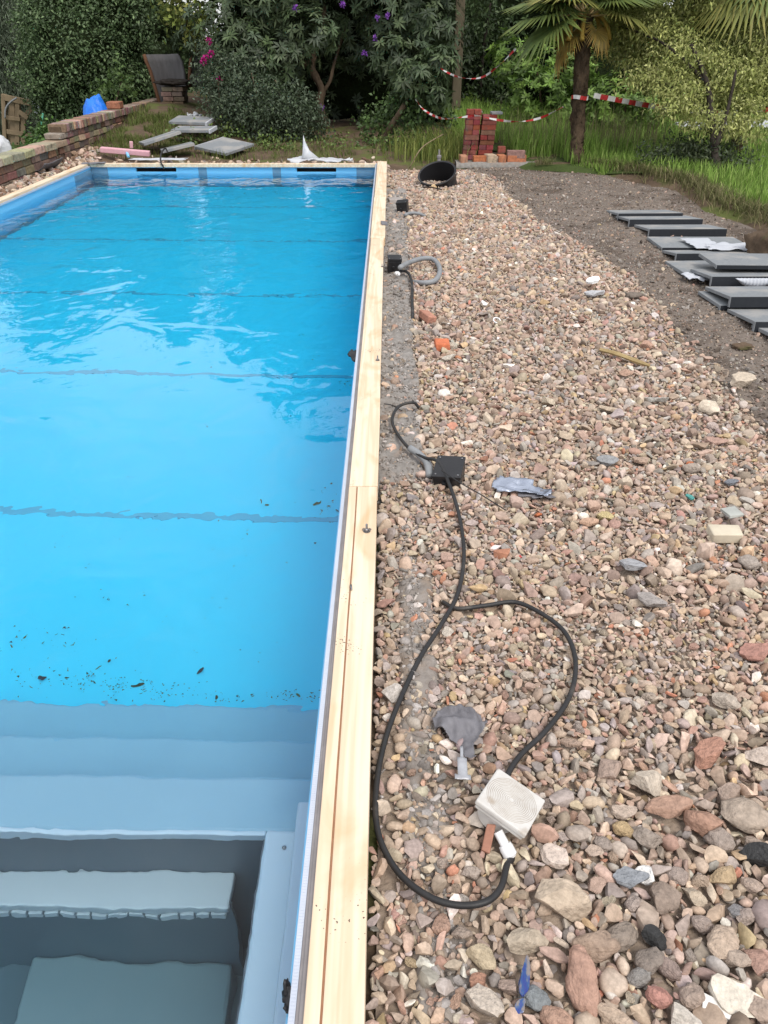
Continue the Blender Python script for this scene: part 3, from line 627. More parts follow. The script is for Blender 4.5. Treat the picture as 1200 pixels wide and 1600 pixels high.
tag(mk('grey_conduit', tube(smooth_path(gs, 6), .017, 10), M['conduit'], smooth=True), 'short grey conduit stub beside the farthest junction box', 'conduit')
g2 = [at(640, 700, .05), at(655, 710, .04), at(668, 725, .03), at(672, 745, .01)]
tag(mk('grey_conduit', tube(smooth_path(g2, 6), [.016] * 12 + [.018] * 7, 10), M['conduit'], smooth=True), 'grey conduit end rising out of the ledge behind the square box', 'conduit')
# --- torn sheets
p = at(815, 765, .02)
tag(solid(mk('foil_sheet', crumple(lambda u, v: abs(v) < .75 - .35 * u * nz(u * 2, 1) and not (u > .4 and v > .25) and u * u + v * v < 1.15, 22, 14, p, .24, .13, -.25, .016, 2.2, 4.0, .02, lambda u, v: .03 * max(0, v) ** 2), M['foil'], smooth=True), .0012), 'crumpled silver foil scrap with grey backing on the stones', 'foil')
p = at(838, 771, .02)
tag(solid(mk('membrane_scrap', crumple(lambda u, v: v < .7 - .4 * abs(u) and v > -.8 + .3 * abs(u), 14, 10, p, .15, .10, -.1, .008, 1.6, 7.0, .016), M['membrane'], smooth=True), .002), 'flat grey membrane scrap under the silver foil', 'membrane')
p = at(722, 1145, .03)
tag(solid(mk('membrane_scrap', crumple(lambda u, v: abs(u - .05) < (.22 if v < -.45 else .22 + .75 * math.sin(min(1, (v + .45) / 1.0) * 1.75) ** 1.3) * (1.05 - .5 * max(0, v - .5) ** 1.0) + .16 * nz(u * 2.3, v * 2.3, 5) and u * u + v * v < 1.25 + .3 * nz(u * 3, v * 3, 9), 40, 48, p, .145, .185, .10, .024, 1.7, 2.0, .018), M['membrane'], smooth=True), .002), 'torn dark grey membrane shaped like a fan above the white lid', 'membrane')
p = at(722, 1193, .04)
tag(solid(mk('foil_strip', crumple(lambda u, v: abs(u) < .5 + .5 * (-v) * .8, 5, 14, p, .040, .105, -.04, .004, 1.5, 8.0, .042), M['strip'], smooth=True), .0012), 'narrow silver strip hanging from the torn fan shaped membrane', 'foil')
for q, r_ in (((815, 765), .09), ((722, 1145), .07), ((715, 1195), .04)):
    p = at(*q); KEEP.append((p.x, p.y, r_ * .5))
# --- odd pieces worth a label of their own
def chip(name, px, py, hl, mesh, c, label, cat, sq=(1, 1, 1), rz=None, lift=.5, tilt=.15, m=None):
    p = at(px, py, .012); r = hl / F_PX * (p - CAM).length
    me = SM[mesh].copy() if m else SM[mesh]
    if m: me.materials.clear(); me.materials.append(m)
    o = bpy.data.objects.new(name, me); col.objects.link(o); o.location = (p.x, p.y, hg(p.x, p.y) + r * lift * sq[2]); o.scale = (r * sq[0], r * sq[1], r * sq[2])
    o.rotation_euler = (random.gauss(0, tilt), random.gauss(0, tilt), random.uniform(0, 6) if rz is None else rz); o.color = (*c, 1)
    KEEP.append((p.x, p.y, r * .7)); return tag(o, label, cat)
def brickbit(name, px, py, s, rz, c, label, cat='brick', tilt=(0, 0), z=None, mtl='brick'):
    p = at(px, py, s[2] / 2); q = Matrix.Translation((p.x, p.y, (s[2] * .42) if z is None else z)) @ Euler((tilt[0], tilt[1], rz)).to_matrix().to_4x4()
    v, f = box(-s[0] / 2, s[0] / 2, -s[1] / 2, s[1] / 2, -s[2] / 2, s[2] / 2); rd = random.Random(int(px * 7 + py))
    v = [(a + rd.uniform(-.06, .06) * s[0], b + rd.uniform(-.06, .06) * s[1], d) for a, b, d in v]
    o = mk(name, xf((v, f), q), M[mtl], bevel=min(s) * .12); o.color = (*c, 1); KEEP.append((p.x, p.y, max(s[:2]) * .5)); return tag(o, label, cat)
brickbit('brick_fragment', 691, 538, (.085, .10, .05), .05, (.55, .17, .085), 'bright orange brick fragment lying near the concrete ledge')
brickbit('brick_fragment', 668, 494, (.065, .13, .05), .45, (.42, .21, .15), 'dusky pink brick fragment in front of the black cable end', tilt=(.1, .2))
brickbit('stone_block', 1132, 833, (.115, .075, .045), -.03, (.60, .53, .41), 'cream sawn stone block with a broken ridged top', 'stone block', mtl='stone')
brickbit('tile_piece', 1140, 812, (.06, .06, .012), .2, (.38, .39, .36), 'pale grey tile corner showing behind the cream block', 'tile', z=.04, mtl='stone')
brickbit('brick_fragment', 762, 1318, (.020, .06, .02), -.25, (.34, .17, .12), 'slim red brick splinter leaning against the white gland', tilt=(.5, .1), z=.03)
brickbit('tile_piece', 1120, 1575, (.055, .028, .012), -.5, (.80, .78, .75), 'small white tile strip beside the large white slab, bottom right', 'tile', mtl='stone')
brickbit('tile_piece', 1176, 1135, (.032, .022, .01), -.2, (.80, .78, .74), 'white glazed tile chip near the right edge of the photo', 'tile', mtl='stone')
chip('slag_lump', 1018, 1462, 26, 12, (.045, .045, .045), 'black crusty slag lump among the big foreground stones', 'slag', tilt=.5)
chip('slag_lump', 1190, 1340, 26, 15, (.055, .055, .055), 'dark pitted clinker lump at the right edge', 'slag', tilt=.5)
chip('slate_shard', 982, 888, 27, 21, (.33, .33, .34), 'heart shaped light grey lead flake in the middle gravel', 'flake', rz=-.5)
chip('slate_shard', 1018, 938, 24, 22, (.31, .28, .26), 'brownish grey slate flake below the heart shaped one', 'flake', rz=-.4)
chip('white_shard', 757, 477, 8, 11, (.86, .85, .83), 'rounded white china lump in the middle distance', 'china', lift=.8)
chip('white_shard', 925, 450, 12, 20, (.80, .80, .79), 'large white flake beside two grey ones near the soil', 'china', rz=.3, lift=1.2)
chip('white_shard', 928, 462, 16, 22, (.46, .46, .47), 'flat grey flake in front of the large white one', 'flake', rz=-.1)
chip('red_chip', 812, 866, 6, 10, (.62, .03, .05), 'tiny bright red plastic chip among the pebbles', 'plastic')
chip('glass_shard', 1078, 776, 9, 20, (.10, .33, .30), 'small turquoise glass shard near two white chips', 'glass')
chip('glass_shard', 818, 1530, 19, 23, (.05, .06, .4), 'iridescent blue and purple glass shard at the bottom edge', 'glass', sq=(1.5, .62, .8), rz=1.35, lift=1.2, m=M['glassy'])
chip('glass_shard', 812, 1578, 14, 21, (.05, .06, .4), 'second blue iridescent glass shard, below the first', 'glass', sq=(1, .7, .8), rz=.9, lift=1.0, m=M['glassy'])
p = at(776, 503, .02)
tag(mk('metal_ring', lathe([(.020, -.004), (.026, -.004), (.026, .004), (.020, .004)], 20, Matrix.Translation((p.x, p.y, .03)) @ Euler((.5, .2, 0)).to_matrix().to_4x4(), closed=True), M['cap'], sharp=40), 'small white ring washer lying on the gravel', 'ring')
a, b = at(938, 546, .03), at(1015, 570, .025)
tag(mk('timber_stick', tube([a + (b - a) * t + Vector((0, 0, .004 * math.sin(t * 5))) for t in (0, .25, .5, .75, 1)], [.012, .014, .013, .013, .009], 5, .3), M['stick']), 'split yellowish stick lying across the rubble', 'stick')
for t in (.2, .5, .8): KEEP.append(((a + (b - a) * t).x, (a + (b - a) * t).y, .03))
# rusty little studs on the beam
for px, py, s, lab in ((573, 830, 1.0, 'upright bolt with wing nut on the nearest timber'), (590, 563, .9, 'upright bolt with nut halfway along the timber'), (597, 417, .8, 'thin upright screw on the far timber by the box')):
    p = at(px, py, .101); t = thing('timber_bolt', lab, 'bolt', (p.x, p.y, .1005), 'bolts on the timber edge')
    mk('stud', lathe([(.004 * s, 0), (.004 * s, .03 * s), (.0025 * s, .032 * s)], 10, Matrix.Translation((p.x, p.y, .1))), M['metal'], t, sharp=40)
    mk('nut', lathe([(.008 * s, .003), (.008 * s, .010 * s), (.005 * s, .012 * s)], 6, Matrix.Translation((p.x, p.y, .1))), M['metal'], t)
    mk('washer', lathe([(.013 * s, 0), (.013 * s, .0025)], 16, Matrix.Translation((p.x, p.y, .1005))), M['metal'], t)
    if s == 1.0:
        for q in (-1, 1): mk('wing', boxc((p.x + q * .011, p.y, .109), (.010, .003, .008), (0, q * .5, 0)), M['metal'], t)
p = at(548, 920, .1); tag(mk('dark_screw', tube([(p.x, p.y + .014, .1045), (p.x + .002, p.y, .1045), (p.x + .004, p.y - .012, .1045)], [.004, .003, .002], 8), M['metal'], smooth=True), 'small dark screw lying flat on the nearest timber', 'screw')
# black rubber pieces hanging over the pool edge
for (px, py, s, lab) in ((559, 551, 1.0, 'torn black rubber flap over the pool edge halfway along'), (455, 1550, .34, 'small black clip on the white strip at the bottom')):
    p = at(px, py, .08)
    tag(solid(mk('rubber_flap', crumple(lambda u, v: abs(u) + .7 * abs(v) < .95 + .2 * nz(u * 3, v * 3), 8, 12, (p.x - .022 * s, p.y), .085 * s, .17 * s, .2, .022, 2, px, .05), M['black'], smooth=True), .004), lab, 'rubber flap')
p = at(620, 365, .1); tag(mk('grey_flake', boxc((-.035, p.y + .4, .112), (.06, .12, .012), (.05, .12, .1)), M['membrane'], bevel=.003), 'small grey plastic plate caught on the far timber edge', 'plate')
p = at(612, 322, .04); brickbit('stone_block', 618, 313, (.15, .16, .05), .1, (.33, .30, .28), 'flat grey stone beside the farthest junction box', 'stone', mtl='stone')

# ------------------------------------------------------------------ rubble fill
def blocked(x, y):
    for a, b, r_ in KEEP:
        if (x - a) ** 2 + (y - b) ** 2 < r_ * r_: return True
    return False
def bare(x, y):                      # where the concrete and cement show through
    if y > 2.75 and x < .17 + (.05 * min(1, max(0, (y - 6) / 3))) and y < 9.6: return (.80 if nz(x * 6, y * 3, 31) > -.1 else .55) if x < .15 else .5
    if y <= 2.75 and x < .19:
        k = nz(x * 5, y * 2.2, 21); 
        if -.01 < x < .02 and 1.0 < y < 1.5: return .95
        return .62 if (k > .05 and .03 < x < .17) else .06
    return 0
# larger single stones first, up to the limit for one kind
tries = 0
while n_stone < 298 and tries < 20000:
    tries += 1
    y = .55 + 3.3 * random.random() ** 1.7; x = random.uniform(.03, min(1.35, .5 + y * .6))
    big = min(1, max(0, (1.6 - y) / .8)) * (.35 + .65 * min(1, max(0, x / .5)))
    r = random.uniform(.013, .02) + big * random.uniform(.0, .011)
    if H.near(x, y, r * .8, .92) or any(blocked(x + a * r, y + b * r) for a, b in ((0, 0), (1, 0), (-1, 0), (0, 1), (0, -1))) or random.random() < bare(x, y): continue
    stone(x, y, r)
pts, rots, scls, idx, cols_ = [], [], [], [], []
def put(x, y, r, z, tilt=.5, cc=None):
    pts.append((x, y, z)); rots.append((random.gauss(0, tilt), random.gauss(0, tilt), random.uniform(0, 6.28)))
    s = random.uniform(.85, 1.15); r *= 1.28; scls.append((r, r * s, r * random.uniform(.8, 1.3))); idx.append(random.randrange(len(SM_I)))
    cols_.append(colour() if cc is None else cc)
def fill(n, rlo, rhi, y0, y1, over, layer):
    for _ in range(n):
        y = y0 + (y1 - y0) * random.random(); xm = bound_x(y) + .04; x = random.uniform(-.03, xm)
        t = random.random() ** 2.2; r = rlo + (rhi - rlo) * t
        if y < 1.75: r *= 1 + 1.15 * min(1, (1.75 - y) / .9) * min(1, .3 + x)
        edge = xm - x
        if edge < .38 and random.random() > .22 + edge * 2.05: continue
        if random.random() < bare(x, y) or blocked(x, y) or H.near(x, y, r * .8, over): continue
        H.add(x, y, r * .8); put(x, y, r, hg(x, y) + r * random.uniform(.15, .45))
fill(14000, .017, .034, 1.9, 11.9, .95, 0)
fill(30000, .011, .020, 1.6, 11.9, .86, 0)
fill(5000, .012, .019, .3, 1.7, .9, 0)
fill(16000, .009, .018, .15, 4.2, .86, 0)
fill(85000, .007, .012, .15, 11.9, .78, 0)
fill(45000, .0045, .0080, .3, 3.2, .74, 0)
# a lower bed so that no gap shows bare ground
for _ in range(22000):
    y = .2 + 11.7 * random.random() ** 1.3; x = random.uniform(-.02, bound_x(y) - .03)
    if random.random() < bare(x, y) or (y > 11 and blocked(x, y)): continue
    put(x, y, random.uniform(.009, .016), hg(x, y) - .006)
GREYS = [(.30, .275, .255), (.24, .22, .2), (.36, .33, .31), (.27, .225, .19), (.20, .18, .165)]
for _ in range(9000):                # crumbs of broken concrete on the ledge and the haunching
    if random.random() < .75: y = random.uniform(2.7, 10.0); x = random.uniform(-.035, .175 + (.05 if y > 7.5 else 0)); z = ledge_y(x, y)
    else: y = random.uniform(.4, 2.7); x = random.gauss(.10, .035); z = cem(x, y)
    if nz(x * 11, y * 7, 41) < -.15: continue
    r = random.uniform(.003, .008) if random.random() < .85 else random.uniform(.008, .016)
    put(x, y, r, z + r * .1, .6, np.array(random.choice(GREYS)) * random.uniform(.8, 1.2))
sc_ = scatter('small_stones', pts, rots, scls, idx, cols_, src_col, gb); tag(sc_, kind='stuff')
print('stones', n_stone, 'fill', len(pts))
# grit and clods on the trodden soil, strays from the rubble
pts, rots, scls, idx, cols_ = [], [], [], [], []
for _ in range(34000):
    y = 2.0 + 10.1 * random.random() ** 1.4; a, b = bound_x(y), grass_edge_x(y); x = a - .1 + (b - a + .1) * random.random() ** 1.5
    r = random.uniform(.003, .008) if random.random() < .93 else random.uniform(.008, .018)
    if r > .008 and random.random() < .5: r *= 1.2
    k = RNG.random(); cc = colour() * .85 if k < .35 else (np.array((.135, .108, .088)) if k < .75 else np.array((.26, .235, .21))) * (1 + RNG.normal(0, .2))
    put(x, y, r, hs(x, y) + r * .2, .6, np.clip(cc, .02, .8))
sc_ = scatter('soil_grit', pts, rots, scls, idx, cols_, src_col); tag(sc_, 'fine grit and clods on the trodden soil strip', 'grit', kind='stuff')
# rubble between the left timber and the wall, and behind the end timber
pts, rots, scls, idx, cols_ = [], [], [], [], []
for _ in range(5200):
    if random.random() < .6: x, y = random.uniform(-4.78, -4.41), random.uniform(3, 13.2)
    else: x, y = random.uniform(-4.6, .0), 12.1 + abs(random.gauss(0, .28))
    r = random.uniform(.008, .03) if random.random() < .8 else random.uniform(.03, .05)
    k = RNG.random(); cc = colour() if k < .6 else np.array((.17, .11, .075)) * (1 + RNG.normal(0, .25))
    put(x, y, r, h(x, y) + r * .3, .6, np.clip(cc, .02, .8))
sc_ = scatter('edge_rubble', pts, rots, scls, idx, cols_, src_col); tag(sc_, 'loose rubble along the left and far pool edges', 'rubble', kind='stuff')
# ------------------------------------------------------------------ slabs on the soil
def slab(c_near_left, length, depth, rz, label, z=0.0, lip=.072, tilt=None, th=.022, extra=0.0, group='grey coping slabs on the soil'):
    """coping slab: a plate with a drop edge along its near side; it rests on the drop edge and on its far edge"""
    t = thing('coping_slab', label, 'slab', (c_near_left[0], c_near_left[1], z), group)
    a = math.asin(min(.6, (lip - th) / depth)) if tilt is None else tilt
    m = Matrix.Translation((c_near_left[0], c_near_left[1], z)) @ Matrix.Rotation(rz, 4, 'Z') @ Matrix.Translation((0, 0, lip if lip else .03 + extra)) @ Matrix.Rotation(-a, 4, 'X')
    mk('slab_plate', xf(box(0, length, 0.001, depth, -th, 0), m), [M['slab']], t, bevel=.002)
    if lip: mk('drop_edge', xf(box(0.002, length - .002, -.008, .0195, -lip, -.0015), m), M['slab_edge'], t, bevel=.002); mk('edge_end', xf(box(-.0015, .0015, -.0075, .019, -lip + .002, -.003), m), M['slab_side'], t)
    return t
LIP = [(8.42, 2.385, .68, .04, 'farthest grey coping slab at the top of the row'), (8.05, 2.40, .74, .03, 'second grey coping slab from the far end of the row'), (7.58, 2.46, .74, .02, 'third grey coping slab, in front of two narrower looking ones')]
for y, x, L_, rz, lab in LIP: slab((x, y), L_, .46, rz, lab, hs(x, y))
t4 = slab((2.42, 7.02), .80, .46, .0, 'grey slab half covered by a white paper sheet', .0, lip=.03, th=.026)
slab((2.41, 6.62), .72, .34, .02, 'grey coping slab just in front of the paper covered one', .0)
slab((2.33, 6.10), .95, .46, .05, 'broad grey slab carrying the stacked pair', .0, lip=.035, th=.026)
slab((2.40, 5.78), .85, .42, .02, 'grey coping slab under the topmost one, paper packed beneath', .03, lip=.07)
slab((2.50, 5.98), .95, .42, -.03, 'topmost speckled grey slab resting on other slabs', .105, lip=.03, tilt=.02, th=.026)
slab((2.33, 5.23), .85, .44, .02, 'grey coping slab with a paler one showing beneath it', .035)
slab((2.29, 5.27), .85, .40, .03, 'pale grey slab peeping out under another coping slab', .0, lip=.035)
slab((2.33, 4.80), .85, .44, .0, 'grey coping slab at the right photo edge, second from nearest', .0)
slab((2.35, 4.50), .85, .40, -.02, 'nearest grey coping slab, cut by the right photo edge', .0)
# packing paper between the slabs
def sheet(name, label, c, sx, sy, rz, amp, z0, m, freq=2.0, seed=1.0, out=None, cat='paper', th=.0012):
    return tag(solid(mk(name, crumple(out or (lambda u, v: abs(u) < .95 + .1 * nz(v * 3, seed)), 22, 18, c, sx, sy, rz, amp, freq, seed, z0), m, smooth=True), th), label, cat)
p = at(1103, 380, .06); sheet('packing_paper', 'white paper sheet lying over the fourth slab', (p.x - .02, p.y + .03), .26, .40, .05, .004, .052, M['paper'])
p = at(1138, 395, .03); sheet('packing_paper', 'crumpled white paper trailing from the slabs to the grass', (p.x + .08, p.y + .05), .50, .24, -.1, .022, .05, M['paper'], 1.8, 5.0)
p = at(1170, 387, .03); sheet('packing_paper', 'upright crumple of white paper beside the earth lump', (p.x + .12, p.y), .26, .2, .3, .07, .03, M['paper'], 1.9, 8.0)
p = at(1085, 430, .03); sheet('packing_paper', 'small torn white paper at the left end of the stacked slabs', (p.x, p.y - .06), .24, .16, -.6, .03, .012, M['paper'], 1.7, 11.0, lambda u, v: abs(u) + abs(v) * .6 < 1.1)
pv, pf = [], []
for i in range(81):
    u = -1 + i / 40
    for k in range(7): pv.append((2.72 + u * .16, 5.742 - .02 * math.sin(k / 6 * 3.1) - .004 * math.sin(i * .95), .098 - .075 * (1 - u * u) * k / 6))
for i in range(80):
    for k in range(6): pf.append((i * 7 + k, i * 7 + k + 1, i * 7 + k + 8, i * 7 + k + 7))
tag(solid(mk('packing_paper', (pv, pf), M['paper'], smooth=True), .001), 'corrugated white paper bulging from under the topmost slab', 'paper')
# earth lump and clods by the slabs
def lump(name, label, c, r, m, cat, seed=1, sq=(1, 1, .6), parent=None):
    bm = bmesh.new(); bmesh.ops.create_icosphere(bm, subdivisions=4, radius=1)
    for v in bm.verts:
        k = 1 + .28 * mnoise.noise(v.co * 1.7 + Vector((seed, 0, 0))) + .12 * mnoise.noise(v.co * 5 + Vector((0, seed, 0))) + .06 * mnoise.noise(v.co * 12)
        v.co = Vector((v.co.x * sq[0], v.co.y * sq[1], v.co.z * sq[2])) * k * r
    v = [Vector(c) + q.co for q in bm.verts]; f = [tuple(q.index for q in p_.verts) for p_ in bm.faces]; bm.free()
    o = mk(name, (v, f), m, parent, smooth=True)
    return tag(o, label, cat) if label else o
lump('earth_lump', 'brown lump of turned earth behind the slabs at the right edge', at(1215, 395, .08), .26, M['bank'], 'earth', 3, (1, 1, .9))
lump('earth_clod', 'dark mossy clod on the soil left of the nearest slabs', at(1160, 541, .01), .05, M['bank'], 'clod', 6, (1.3, .9, .35))
lump('earth_clod', 'dark crumbly clod near the rubble border by the slabs', at(992, 462, .01), .06, M['soil'], 'clod', 9, (1.2, .9, .4))

# ------------------------------------------------------------------ far right: bricks, tub, kerb
BR = [(.26, .075, .06), (.25, .07, .055), (.33, .10, .075), (.22, .075, .07), (.30, .12, .09)]
by = 12.72
stk = thing('brick_stack', 'leaning double stack of dark red bricks beside the tall grass', 'brick stack', (1.36, by, 0))
bm_i = 0
def brick_at(c, s, rz, colr, parent=None, lean=0.0, name='brick', bev=.004):
    o = mk(name, boxc(c, s, (0, lean, rz)), M['brick'], parent, bevel=bev); o.color = (*colr, 1); return o
for cx, x0 in ((0, 1.112), (1, 1.342)):
    z = .05
    for k in range(10 if cx == 0 else 9):
        lean = .0042 * k * (1.0 if cx == 0 else 1.25); hh = .067
        kind = random.random()
        rows = [(.108, .215)] if kind < .4 else [(.054, .1065), (.162, .1065)]
        for off, wd in rows:
            for d in (0, .11):
                c = random.choice(BR); c = [q * random.uniform(.6, .95) for q in c]
                brick_at((x0 + off + lean + random.uniform(-.004, .004), by - .05 + d + random.uniform(-.007, .007), z + hh / 2), (wd - .006, .104, hh - .004), random.uniform(-.02, .02), c, stk)
        z += hh
mk('blue_wrap', crumple(lambda u, v: True, 8, 6, (1.30, by), .16, .16, .1, .035, 2.4, 2, z - .06 + .068), M['poly'], stk, smooth=True)
mk('grey_tile', boxc((1.59, by, z + .02), (.16, .14, .03), (.05, 0, .1)), M['slab'], stk, bevel=.003)
LB = [((723, 262), (.10, .2, .10), .1, (.42, .22, .14), 'pale topped brick standing on end left of the stack'), ((750, 257), (.215, .1, .085), .12, (.42, .15, .07), 'orange brick lying in front of the stack, left'),
      ((766, 248), (.135, .2, .12), .2, (.46, .35, .25), 'cream sandy brick resting on a perforated one'), ((783, 248), (.11, .2, .11), .1, (.42, .17, .09), 'orange brick end beside the cream one'),
      ((773, 259), (.25, .12, .07), 0, (.44, .34, .27), 'perforated pale brick lowest in front of the stack'), ((786, 236), (.11, .11, .09), .0, (.26, .08, .06), 'small dark red brick behind the orange ones'),
      ((806, 241), (.26, .12, .105), 0, (.27, .16, .14), 'purple mottled brick on top of the right hand pair'), ((806, 254), (.28, .12, .105), .03, (.44, .17, .09), 'orange brick under the purple mottled one')]
for (px, py), s, rz, c, lab in LB:
    p = aty(px, py, 12.42); z = p.z; tag(brick_at((p.x, 12.42 + (.18 if py < 240 else 0), max(.09, z)), s, rz, c, None, 0, 'loose_brick', .006), lab, 'brick', 'loose bricks by the stack')
kp = []
for i in range(33):
    x = 1.0 + i * .05
    for y, zz in ((12.28, -.02), (12.29, .045), (12.36, .055), (12.60, .05), (12.62, -.02)): kp.append((x, y + .02 * nz(x * 4, y), zz + .012 * nz(x * 7, y * 3)))
tag(mk('kerb', (kp, [(i * 5 + k, (i + 1) * 5 + k, (i + 1) * 5 + k + 1, i * 5 + k + 1) for i in range(32) for k in range(4)]), M['concrete'], smooth=True, origin=(1.5, 12.4, 0)), kind='structure')
# black corrugated tub, tipped, with a valve in front of it
tc_ = at(683, 263, .2)
tub = thing('black_tub', 'round black corrugated tub lying tipped with its mouth to the pool', 'tub', (tc_.x, tc_.y, 0))
tm = Matrix.Translation((tc_.x, tc_.y, .145)) @ Euler((R(27), R(-8), R(-12))).to_matrix().to_4x4()
prof = [(.19, -.46), (.21, -.45)] + [(.222 + .010 * (i % 2), -.42 + i * .035) for i in range(12)] + [(.245, -.01), (.25, 0), (.243, .008), (.225, 0), (.21, -.40), (.001, -.41)]
mk('tub_shell', lathe(prof, 36, tm), M['black'], tub, sharp=35)
mk('tub_shade', lathe([(.2235, -.004), (.208, -.39), (.001, -.395)], 36, tm, caps=False), M['dark'], tub, sharp=35)  # black inner skin added so the mouth reads as deep shade
vt = thing('pipe_valve', 'pipe fitting with white foot standing in the tub mouth', 'valve', (tc_.x + .0, tc_.y - .22, .0))
q = at(685, 279, .02)
mk('white_foot', lathe([(.03, 0), (.035, .01), (.028, .05), (.02, .07), (.02, .10)], 14, Matrix.Translation((q.x, q.y, .01))), M['cap'], vt, sharp=40)
mk('valve_pipe', lathe([(.022, .10), (.022, .14), (.032, .145), (.032, .19), (.022, .2), (.022, .26), (.03, .265), (.03, .29), (.012, .30), (.012, .36)], 12, Matrix.Translation((q.x, q.y, .01))), M['channel'], vt, sharp=40)
q2 = aty(640, 238, 12.3)
tag(mk('black_hose', tube(smooth_path([at(640, 262, 0), aty(655, 236, 12.2), aty(668, 224, 12.5), aty(692, 210, 12.9)], 6), .008, 7), M['oldwood'], smooth=True), 'grey green pole leaning in the weeds above the tub', 'pole')
tag(mk('dark_stick', tube([at(660, 292, .02), at(676, 293, .02), at(690, 296, .02)], .008, 6), M['barkdark']), 'thin dark stick on the far gravel before the tub', 'stick')

# ------------------------------------------------------------------ left: stone wall
wall = thing('garden_wall', 'low old brick wall with stone coping along the left, stepping up', 'wall', (WALLX - .11, 13, 0))
TAN = [(.33, .225, .165), (.38, .27, .20), (.30, .205, .16), (.40, .30, .225), (.26, .185, .145), (.29, .205, .17)]
DRK = [(.19, .13, .10), (.17, .115, .09), (.22, .15, .115), (.14, .10, .08), (.21, .15, .125)]
def wb_(x0, x1, y0, y1, z0, z1, pal, jit=.012):
    c = random.choice(pal); c = [q * random.uniform(.8, 1.2) for q in c]; d = random.uniform(-jit, jit)
    v, f = box(x0, x1 + d, y0 + .004, y1 - .004, z0 + .003, z1 - .003); v = [(a + random.uniform(-.008, .008), b + random.uniform(-.008, .008), e + random.uniform(-.006, .006)) for a, b, e in v]
    o = mk('brick', (v, f), M['brick'], wall, bevel=.010); o.color = (*c, 1)
def course(y0, y1, ln, z0, z1, pal, over=0.0, jit=.012):
    y = y0
    while y < y1 - .02:
        l = min(ln * random.uniform(.85, 1.15), y1 - y); wb_(WALLX - .23, WALLX + over, y, y + l, z0, z1, pal, jit); y += l
course(6.0, 12.3, .30, -.05, .06, DRK); course(5.9, 12.25, .28, .06, .155, DRK); course(6.05, 12.3, .30, .155, .245, DRK); course(6.0, 12.15, .36, .247, .345, TAN, .03)
wb_(WALLX - .23, WALLX + .02, 12.15, 12.62, .247, .335, TAN); wb_(WALLX - .23, WALLX + .0, 12.42, 12.9, .338, .42, TAN)
course(12.3, 18.6, .225, .05, .15, DRK); course(12.3, 18.6, .225, .15, .235, DRK); course(12.6, 18.6, .225, .24, .325, TAN); course(12.72, 18.6, .225, .327, .412, DRK); course(12.62, 18.5, .078, .415, .53, TAN + DRK, .035, .008)
mk('wall_core', join(box(WALLX - .21, WALLX - .03, 6.0, 12.6, -.1, .30), box(WALLX - .21, WALLX - .03, 12.62, 18.5, -.1, .49)), M['bank'], wall)
p = atx(178, 172, WALLX - .1)
tag(brick_at((WALLX - .10, p.y + .1, .59), (.24, .27, .11), .06, (.30, .13, .08), None, 0, 'loose_brick', .012), 'single loose brown brick lying on the wall top by the tarpaulin', 'brick')
# blue tarpaulin heap behind the wall
bm = bmesh.new(); bmesh.ops.create_icosphere(bm, subdivisions=5, radius=1); tv = []
ct = Vector((-5.36, 15.9, 0))
for v in bm.verts:
    k = 1 + .10 * mnoise.noise(v.co * 2.2 + Vector((4, 1, 0))) + .045 * mnoise.noise(Vector((v.co.x * 5, v.co.y * 5, v.co.z * 2))) + .05 * mnoise.noise(v.co * 14)
    tv.append(Vector((ct.x, ct.y, -.1)) + Vector((v.co.x * .33, v.co.y * .45, v.co.z * .80)) * k)
tag(mk('blue_tarpaulin', (tv, [tuple(q.index for q in f_.verts) for f_ in bm.faces]), M['tarp'], smooth=True), 'bright blue crumpled tarpaulin heap behind the left wall', 'tarpaulin'); bm.free()
# brick pier with a worn cap, and the two curved panels behind it
pier = thing('brick_pier', 'short brick pier with a thick stone cap at the wall end', 'pier', (-4.32, 17.6, 0))
z = .15
for k in range(8):
    for a in range(2):
        c = [q * random.uniform(.75, 1.1) for q in random.choice(DRK)]; o = mk('brick', boxc((-4.43 + a * .215 + (.1 if k % 2 else 0) * .3 - (.12 if k < 3 else 0), 17.6, z), (.205, .42, .075), (0, 0, random.uniform(-.03, .03))), M['brick'], pier, bevel=.008); o.color = (*c, 1)
    z += .085
lump('pier_cap', None, (-4.28, 17.6, z + .03), .36, M['barkdark'], None, 5, (1, .85, .16), pier)
def curved(name, label, x0, x1, y, prof, bulge, rim=True):
    """upright curved panel: prof = [(z, left x, right x)], bowed backwards by bulge"""
    t = thing(name, label, 'panel', ((x0 + x1) / 2, y, prof[0][0]), 'curved panels behind the wall'); v, f = [], []; n = 10
    for z_, a, b in prof:
        for i in range(n + 1):
            s = i / n; v.append((a + (b - a) * s, y + bulge * (1 - (2 * s - 1) ** 2) + .12 * (z_ - prof[0][0]), z_))
    for j in range(len(prof) - 1):
        for i in range(n): f.append((j * (n + 1) + i, j * (n + 1) + i + 1, (j + 1) * (n + 1) + i + 1, (j + 1) * (n + 1) + i))
    solid(mk('panel_sheet', (v, f), M['panelgrey'], t, smooth=True), .04)
    mk('panel_rim', tube([(a - .01, y + .12 * (z_ - prof[0][0]), z_) for z_, a, b in prof], .035, 7), M['panelrim'], t, smooth=True)
    return t
curved('curved_panel', 'grey curved panel with rusty brown edge standing behind the wall', -4.9, -4.2, 17.9, [(.25, -4.66, -4.18), (.5, -4.72, -4.17), (.8, -4.78, -4.16), (1.05, -4.83, -4.17), (1.2, -4.89, -4.2), (1.33, -4.92, -4.27)], .22)
curved('curved_panel', 'taller dim curved panel beside the magenta flowers', -4.1, -3.7, 18.0, [(.75, -4.08, -3.84), (1.0, -4.04, -3.78), (1.3, -3.98, -3.73), (1.7, -3.95, -3.70), (2.0, -3.95, -3.70)], .12)
